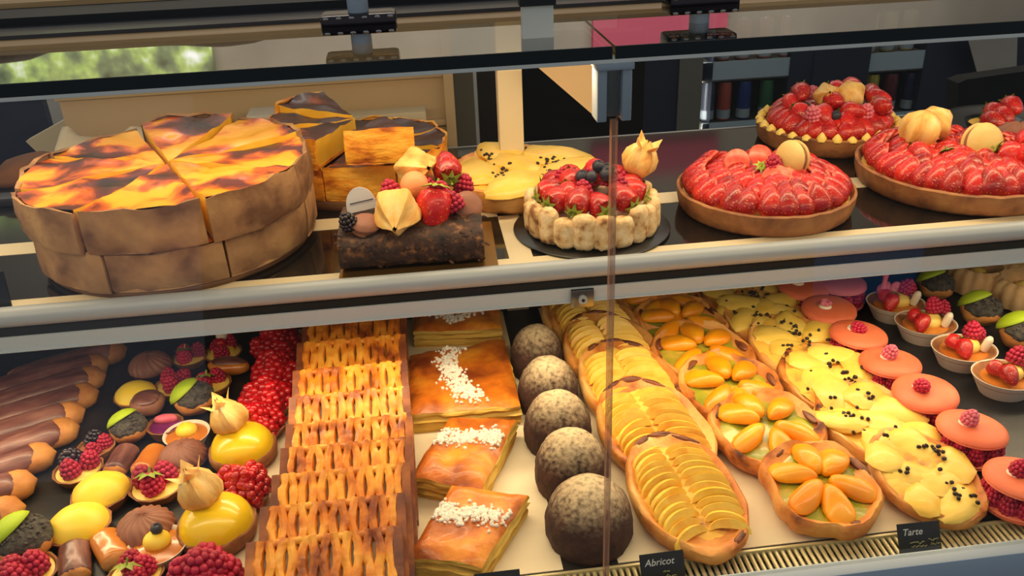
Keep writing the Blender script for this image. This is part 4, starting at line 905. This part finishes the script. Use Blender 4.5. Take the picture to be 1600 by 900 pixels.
# ------------------------------------------------------------------ eclairs
def eclair_mesh(L_, r, m, sc_=1, top=False, seed=1):
    def mk():
        n = 18; mm = 20; vs = []; fs = []
        for i in range(mm + 1):
            s = i / mm; x = (s - .5) * L_; e_ = min(s, 1 - s) / .14; q = math.sqrt(max(0, 1 - (1 - min(1, e_)) ** 2)) if e_ < 1 else 1; q = max(q, .02)
            for k in range(n):
                a_ = (-.12 * pi + 1.24 * pi * k / (n - 1)) if top else 2 * pi * k / n
                rr = r * q * (1 + .06 * nz((x, cos(a_) * .02, sin(a_) * .02), 70, seed)); 
                if top: rr *= 1.05
                vs.append((x, rr * 1.15 * cos(a_), max(-r * .62, rr * .9 * sin(a_))))
        for i in range(mm):
            for k in range(n - (1 if top else 0)): fs.append((i * n + k, (i + 1) * n + k, (i + 1) * n + (k + 1) % n, i * n + (k + 1) % n))
        return G().add(vs, fs).mesh(m)
    return cm('ecl%s%.3f%.3f%d%d' % (m, L_, r, top, seed), mk)
dirv = P(165, 580, .03) - P(20, 622, .03); yaw = math.atan2(dirv.y, dirv.x)
for i, (u, v_) in enumerate([(36, 775), (54, 735), (84, 692), (122, 655), (130, 628), (152, 600), (163, 573), (168, 552), (197, 533)]):
    p = P(u, v_, .026); d = V((cos(yaw), sin(yaw), 0)); c = p - d * .075
    t = thing('chocolate_eclair', 'chocolate iced eclair, %s of the left-hand row counted from the front' % ORD[i], 'eclair', (c.x, c.y, ZB), yaw + R(random.uniform(-3, 3)), 'chocolate eclairs')
    part('choux', eclair_mesh(.15, .0175, 'choux', seed=i % 3), t, (0, 0, .0115)); part('icing', eclair_mesh(.134, .0172, 'icing', top=True, seed=i % 3 + 5), t, (-.004, 0, .0128), (R(-8), 0, 0))
# ------------------------------------------------------------------ petits fours on the slate tray
def shell(t, r, h, m='crustD', fl=True):
    part('shell', cm('tsh%s%.4f' % (m, r), lambda: G().add(*lathe([(0, 0), (r * .78, 0), (r * .97, h * .85), (r, h), (r * .93, h * 1.03), (r * .86, h * .8), (0, h * .75)], 36, lambda t_, k, q, z: (q * (1 + .02 * cos(24 * t_)) if k in (2, 3) else q, z))).mesh(m)), t)
def petit(u, v_, wpx, kind, label, rz=0, z=.014):
    p = P(u, v_, z); r = wpx * (p - CAM).length / F / 2; nm = {'lemon': 'lemon_tartlet', 'rose': 'mocha_rosette', 'berry': 'berry_petit_four', 'rasp': 'raspberry_tartlet', 'custard': 'custard_tartlet', 'plum': 'plum_tartlet', 'bun': 'chocolate_bun', 'stick': 'mini_eclair', 'lemonphys': 'lemon_tartlet', 'boat': 'chocolate_boat'}[kind]
    t = thing(nm, label, {'rose': 'cake', 'bun': 'cake', 'stick': 'eclair', 'boat': 'cake'}.get(kind, 'tartlet'), (p.x, p.y, ZB), rz, 'petits fours'); rnd = random.Random(int(u * 7 + v_)); h = r * .42
    if kind == 'lemon':
        shell(t, r, h); part('lemon_cream', G().add(*lathe([(r * .93, h * .9), (r * .86, h * 1.5), (r * .62, h * 2.0), (r * .3, h * 2.35), (0, h * 2.45)], 32, lambda t_, k, q, zz: (q * (1 + .02 * sin(2 * t_ + k)), zz))).mesh('lemonM'), t)
    elif kind == 'rose':
        shell(t, r, h * .7, 'choc')
        part('rosette', G().add(*lathe([(r * .90, h * .6)] + [(r * .92 * cos(a_) + .0001, h * .7 + r * .68 * sin(a_)) for a_ in [pi / 2 * k / 14 for k in range(1, 14)]] + [(0, h * .7 + r * .7)], 96, lambda t_, k, q, zz: (q * (1 + .045 * cos(18 * t_ + k * .8)), zz * (1 + .014 * cos(18 * t_ + k * .8))))).mesh('mocha'), t)
    elif kind == 'bun': part('bun', G().add(*lump(r, u, .12, 50, 20, 12, (1, 1, .62))).mesh('mocha'), t, (0, 0, r * .58)); part('icing', G().add(*lump(r * .8, u + 2, .1, 50, 16, 10, (1, 1, .4))).mesh('icing'), t, (0, 0, r * .95))
    elif kind == 'boat': part('boat', G().add(*lump(r, u, .1, 50, 22, 12, (1, .5, .4))).mesh('caramel'), t, (0, 0, r * .36)); part('icing', G().add(*lump(r * .85, u + 1, .1, 50, 18, 10, (1, .45, .3))).mesh('icing'), t, (0, 0, r * .56))
    elif kind == 'stick':
        part('choux', eclair_mesh(r * 2, r * .46, 'choux', seed=2), t, (0, 0, r * .3)); part('icing', eclair_mesh(r * 1.86, r * .45, 'caramel' if 'caramel' in label else 'icing', top=True, seed=3), t, (0, 0, r * .34))
    elif kind == 'custard':
        part('paper_cup', G().add(*lathe([(0, 0), (r * .7, 0), (r, h * 1.3), (r * .97, h * 1.3), (r * .86, h)], 36)).mesh('cup'), t); part('custard', G().add(*lathe([(r * .88, h * 1.05), (r * .5, h * 1.25), (0, h * 1.3)], 32)).mesh('caramel'), t)
        part('lemon_cream', G().add(*lump(r * .46, u, .12, 50, 16, 10, (1, 1, .7))).mesh('lemonM'), t, (0, r * .1, h * 1.5))
        if wpx > 75: blueberry(t, (0, r * .22, h * 1.5 + r * .22), .9)
    elif kind == 'plum':
        shell(t, r, h * 1.5, 'crustD'); part('plum_jelly', G().add(*lathe([(r * .8, h * 1.35), (r * .4, h * 1.5), (0, h * 1.4)], 28)).mesh('purple'), t); part('cream_wave', G().add(*lump(r * .5, 3, .25, 50, 14, 9, (1.2, .6, .6))).mesh('rpink'), t, (.0, r * .3, h * 1.8))
    elif kind == 'berry':
        shell(t, r, h); part('cream', G().add(*lathe([(r * .88, h * .85), (r * .4, h * 1.1), (0, h * 1.2)], 28)).mesh('pcream'), t); n = 3
        for k in range(n):
            a_ = 2 * pi * k / n + rnd.random(); 
            if k == 1 and 'blackberry' in label: blueberry(t, (r * .42 * cos(a_), r * .42 * sin(a_), h), r / .019, 'blackb')
            else: rasp(t, (r * .42 * cos(a_), r * .42 * sin(a_), h), sc=r / .0235, m='rasp')
        if 'leaf' in label: part('calyx', calyx_mesh(), t, (-r * .1, -r * .35, h + r * .55), (R(-30), 0, 0), r / .02)
        if 'cherry' in label: part('cherry', cm('cherry', lambda: G().add(*ball(.0065, 14, 10)).mesh('raspR')), t, (0, 0, h + r * .55)); part('cream_top', G().add(*lump(r * .3, 1, .2, 40, 12, 8)).mesh('cream2'), t, (0, r * .4, h + r * .8))
        if 'cherry' in label: part('lemon_cream', G().add(*lump(r * .6, 2, .15, 40, 16, 10, (1, 1, .5))).mesh('lemonM'), t, (0, 0, h * 1.1))
    elif kind == 'rasp':
        shell(t, r, r * .42, 'crustD'); h = r * .42; part('cream', G().add(*lathe([(r * .88, h * .8), (r * .5, h * 1.3), (0, h * 1.5)], 28)).mesh('raspR'), t); s = r / .0335; mm = 'raspR' if 'glazed' in label else 'rasp'
        for (n, q, zz) in ((7, .64, .8), (3, .28, 1.4), (1, 0, 1.9)):
            for k in range(n):
                a_ = 2 * pi * k / n + q; rasp(t, (r * q * cos(a_), r * q * sin(a_), h * zz), sc=1.5 * s, m=mm)
    elif kind == 'lemonphys':
        h = r * .36; part('shell', G().add(*oval_base(r, r, h, u, .003, 40, wob=.03)).mesh('crustD'), t)
        part('lemon_dome', G().add(*lathe([(r * .94, h)] + [(r * .92 * cos(a_) + .0001, h + r * .72 * sin(a_)) for a_ in [pi / 2 * k / 9 for k in range(1, 9)]] + [(0, h + r * .73)], 40)).mesh('lemon'), t)
        physalis(t, (-r * .05, r * .12, h + r * .60), (R(-4), R(-24), 0), (r / .030, r / .030, r / .034))
        part('berry', cm('phb', lambda: G().add(*ball(.008, 14, 10)).mesh('phys')), t, (-r * .22, r * .12, h + r * 1.05))
for a in [
 (235, 571, 64, 'rose', 'pinkish mocha rosette at the back of the slate tray beside the eclairs'), (231, 632, 50, 'bun', 'small brown bun right below the rearmost lemon tartlet', 0), (212, 616, 60, 'lemon', 'rearmost small lemon tartlet of the slate tray'),
 (296, 556, 52, 'berry', 'small berry tartlet with a green leaf at the back of the slate tray'), (348, 549, 56, 'berry', 'lemon tartlet with a red cherry and white cream at the back of the tray'), (358, 572, 66, 'boat', 'dark boat-shaped cake below the cherry topped tartlet', -.2),
 (270, 602, 58, 'berry', 'small tartlet of three raspberries left of the rear lime topped bun'), (330, 598, 58, 'berry', 'small raspberry tartlet with a leaf, right of the rear lime topped bun'), (258, 665, 52, 'plum', 'small tartlet of plum jelly with pink cream in the middle of the tray'),
 (292, 680, 66, 'custard', 'lemon custard tartlet in a paper cup without a berry'), (150, 700, 52, 'berry', 'small pale tartlet of three raspberries behind the blackberry one'), (122, 732, 66, 'berry', 'raspberry and blackberry tartlet left of the front lemon tartlets'),
 (188, 716, 62, 'stick', 'mini eclair with dark icing standing lengthwise among the petits fours', 1.45), (232, 716, 62, 'stick', 'mini caramel eclair beside the dark mini eclair', 1.35), (286, 712, 72, 'rose', 'mocha rosette below the lemon custard tartlet'),
 (246, 757, 78, 'berry', 'raspberry tartlet with a green leaf in the middle of the petits fours'), (159, 770, 80, 'lemon', 'middle small lemon tartlet, below the blackberry tartlet'), (124, 822, 84, 'lemon', 'frontmost small lemon tartlet of the slate tray'), (228, 826, 86, 'rose', 'mocha rosette behind the paper cup with a blueberry'),
 (247, 856, 82, 'custard', 'lemon custard tartlet in a paper cup with a blueberry on top'), (116, 875, 76, 'stick', 'mini eclair with dark icing below the frontmost lemon tartlet', -1.25), (172, 855, 76, 'stick', 'mini caramel eclair between the frontmost lemon tartlet and the paper cup', -1.0),
 (38, 898, 84, 'berry', 'raspberry tartlet of three big berries at the bottom left corner'), (212, 895, 76, 'berry', 'raspberry tartlet with a leaf at the bottom edge below the paper cup'),
 (431, 528, 70, 'rasp', 'glazed raspberry tartlet, rearmost of the column beside the lattice slices', 0, .03), (430, 572, 76, 'rasp', 'glazed raspberry tartlet, second from the back of the column', .5, .03), (415, 612, 80, 'rasp', 'glazed raspberry tartlet, third from the back of the column', 1, .03), (402, 648, 78, 'rasp', 'glazed raspberry tartlet behind the rear lemon dome with physalis', .3, .03),
 (380, 702, 98, 'lemonphys', 'lemon dome tartlet with physalis behind the middle raspberry tartlet'), (372, 752, 88, 'rasp', 'bright glazed raspberry tartlet between the two lemon domes', .2, .03), (340, 822, 112, 'lemonphys', 'lemon dome tartlet with physalis, nearest the front glass'), (314, 905, 116, 'rasp', 'large raspberry tartlet at the bottom edge below the front lemon dome', .7, .03)]:
    petit(*a)
choux_lime(305, 624, .86, 'rear choux bun with a lime disc among the petits fours', .024, None, .9); choux_lime(203, 672, .76, 'middle choux bun with a lime disc right of the eclairs', .022, None, .5); choux_lime(40, 848, .96, 'front choux bun with a lime disc at the left edge', .022, None, .9)
# ------------------------------------------------------------------ price cards on the grille
def scribble(x0, x1, z, amp, n, seed, m='chalky'):
    rnd = random.Random(seed); pts = [(x0 + (x1 - x0) * i / n, -.0007, z + amp * rnd.uniform(-1, 1)) for i in range(n + 1)]
    return G().add(*tube(pts, .0004, 5)).mesh(m)
def card(u, v_, word, label, lines, rz):
    p = PY(u, v_, -.031); t = thing('price_card', label, 'sign', (p.x, -.0375, .0005), rz, 'chalk price cards', rot=(R(-30), 0, rz))
    part('card', bevbox((-.0205, 0, 0), (.0205, .0012, .027), 'blackcard', .0004), t)
    if word:
        cu = bpy.data.curves.new('lettering', 'FONT'); cu.body = word; cu.size = .0088; cu.shear = .25; cu.extrude = .0001; cu.align_x = 'LEFT'; cu.materials.append(M['chalk'])
        tmp = bpy.data.objects.new('tmp', cu); lm = bpy.data.meshes.new_from_object(tmp); bpy.data.objects.remove(tmp)
        part('lettering', lm, t, (-.0165, -.0002, .0160), (R(90), 0, 0))
    for k, (x0, x1, z) in enumerate(lines): part('chalk_mark', scribble(x0, x1, z, .0014, 9, k + len(word)), t)
card(1036, 884, 'Abricot', 'black chalk price card leaning on the grille in front of the apple tarts', [(.0, .006, .0105), (-.012, .012, .0055)], R(1))
card(1437, 838, 'Tarte', 'black chalk price card leaning on the grille in front of the pear tarts', [(-.010, .004, .0085), (.008, .018, .0105), (-.009, .006, .006), (.010, .019, .0065)], R(-1))
card(778, 912, '', 'black price card at the bottom edge in front of the sugared slices', [], 0)
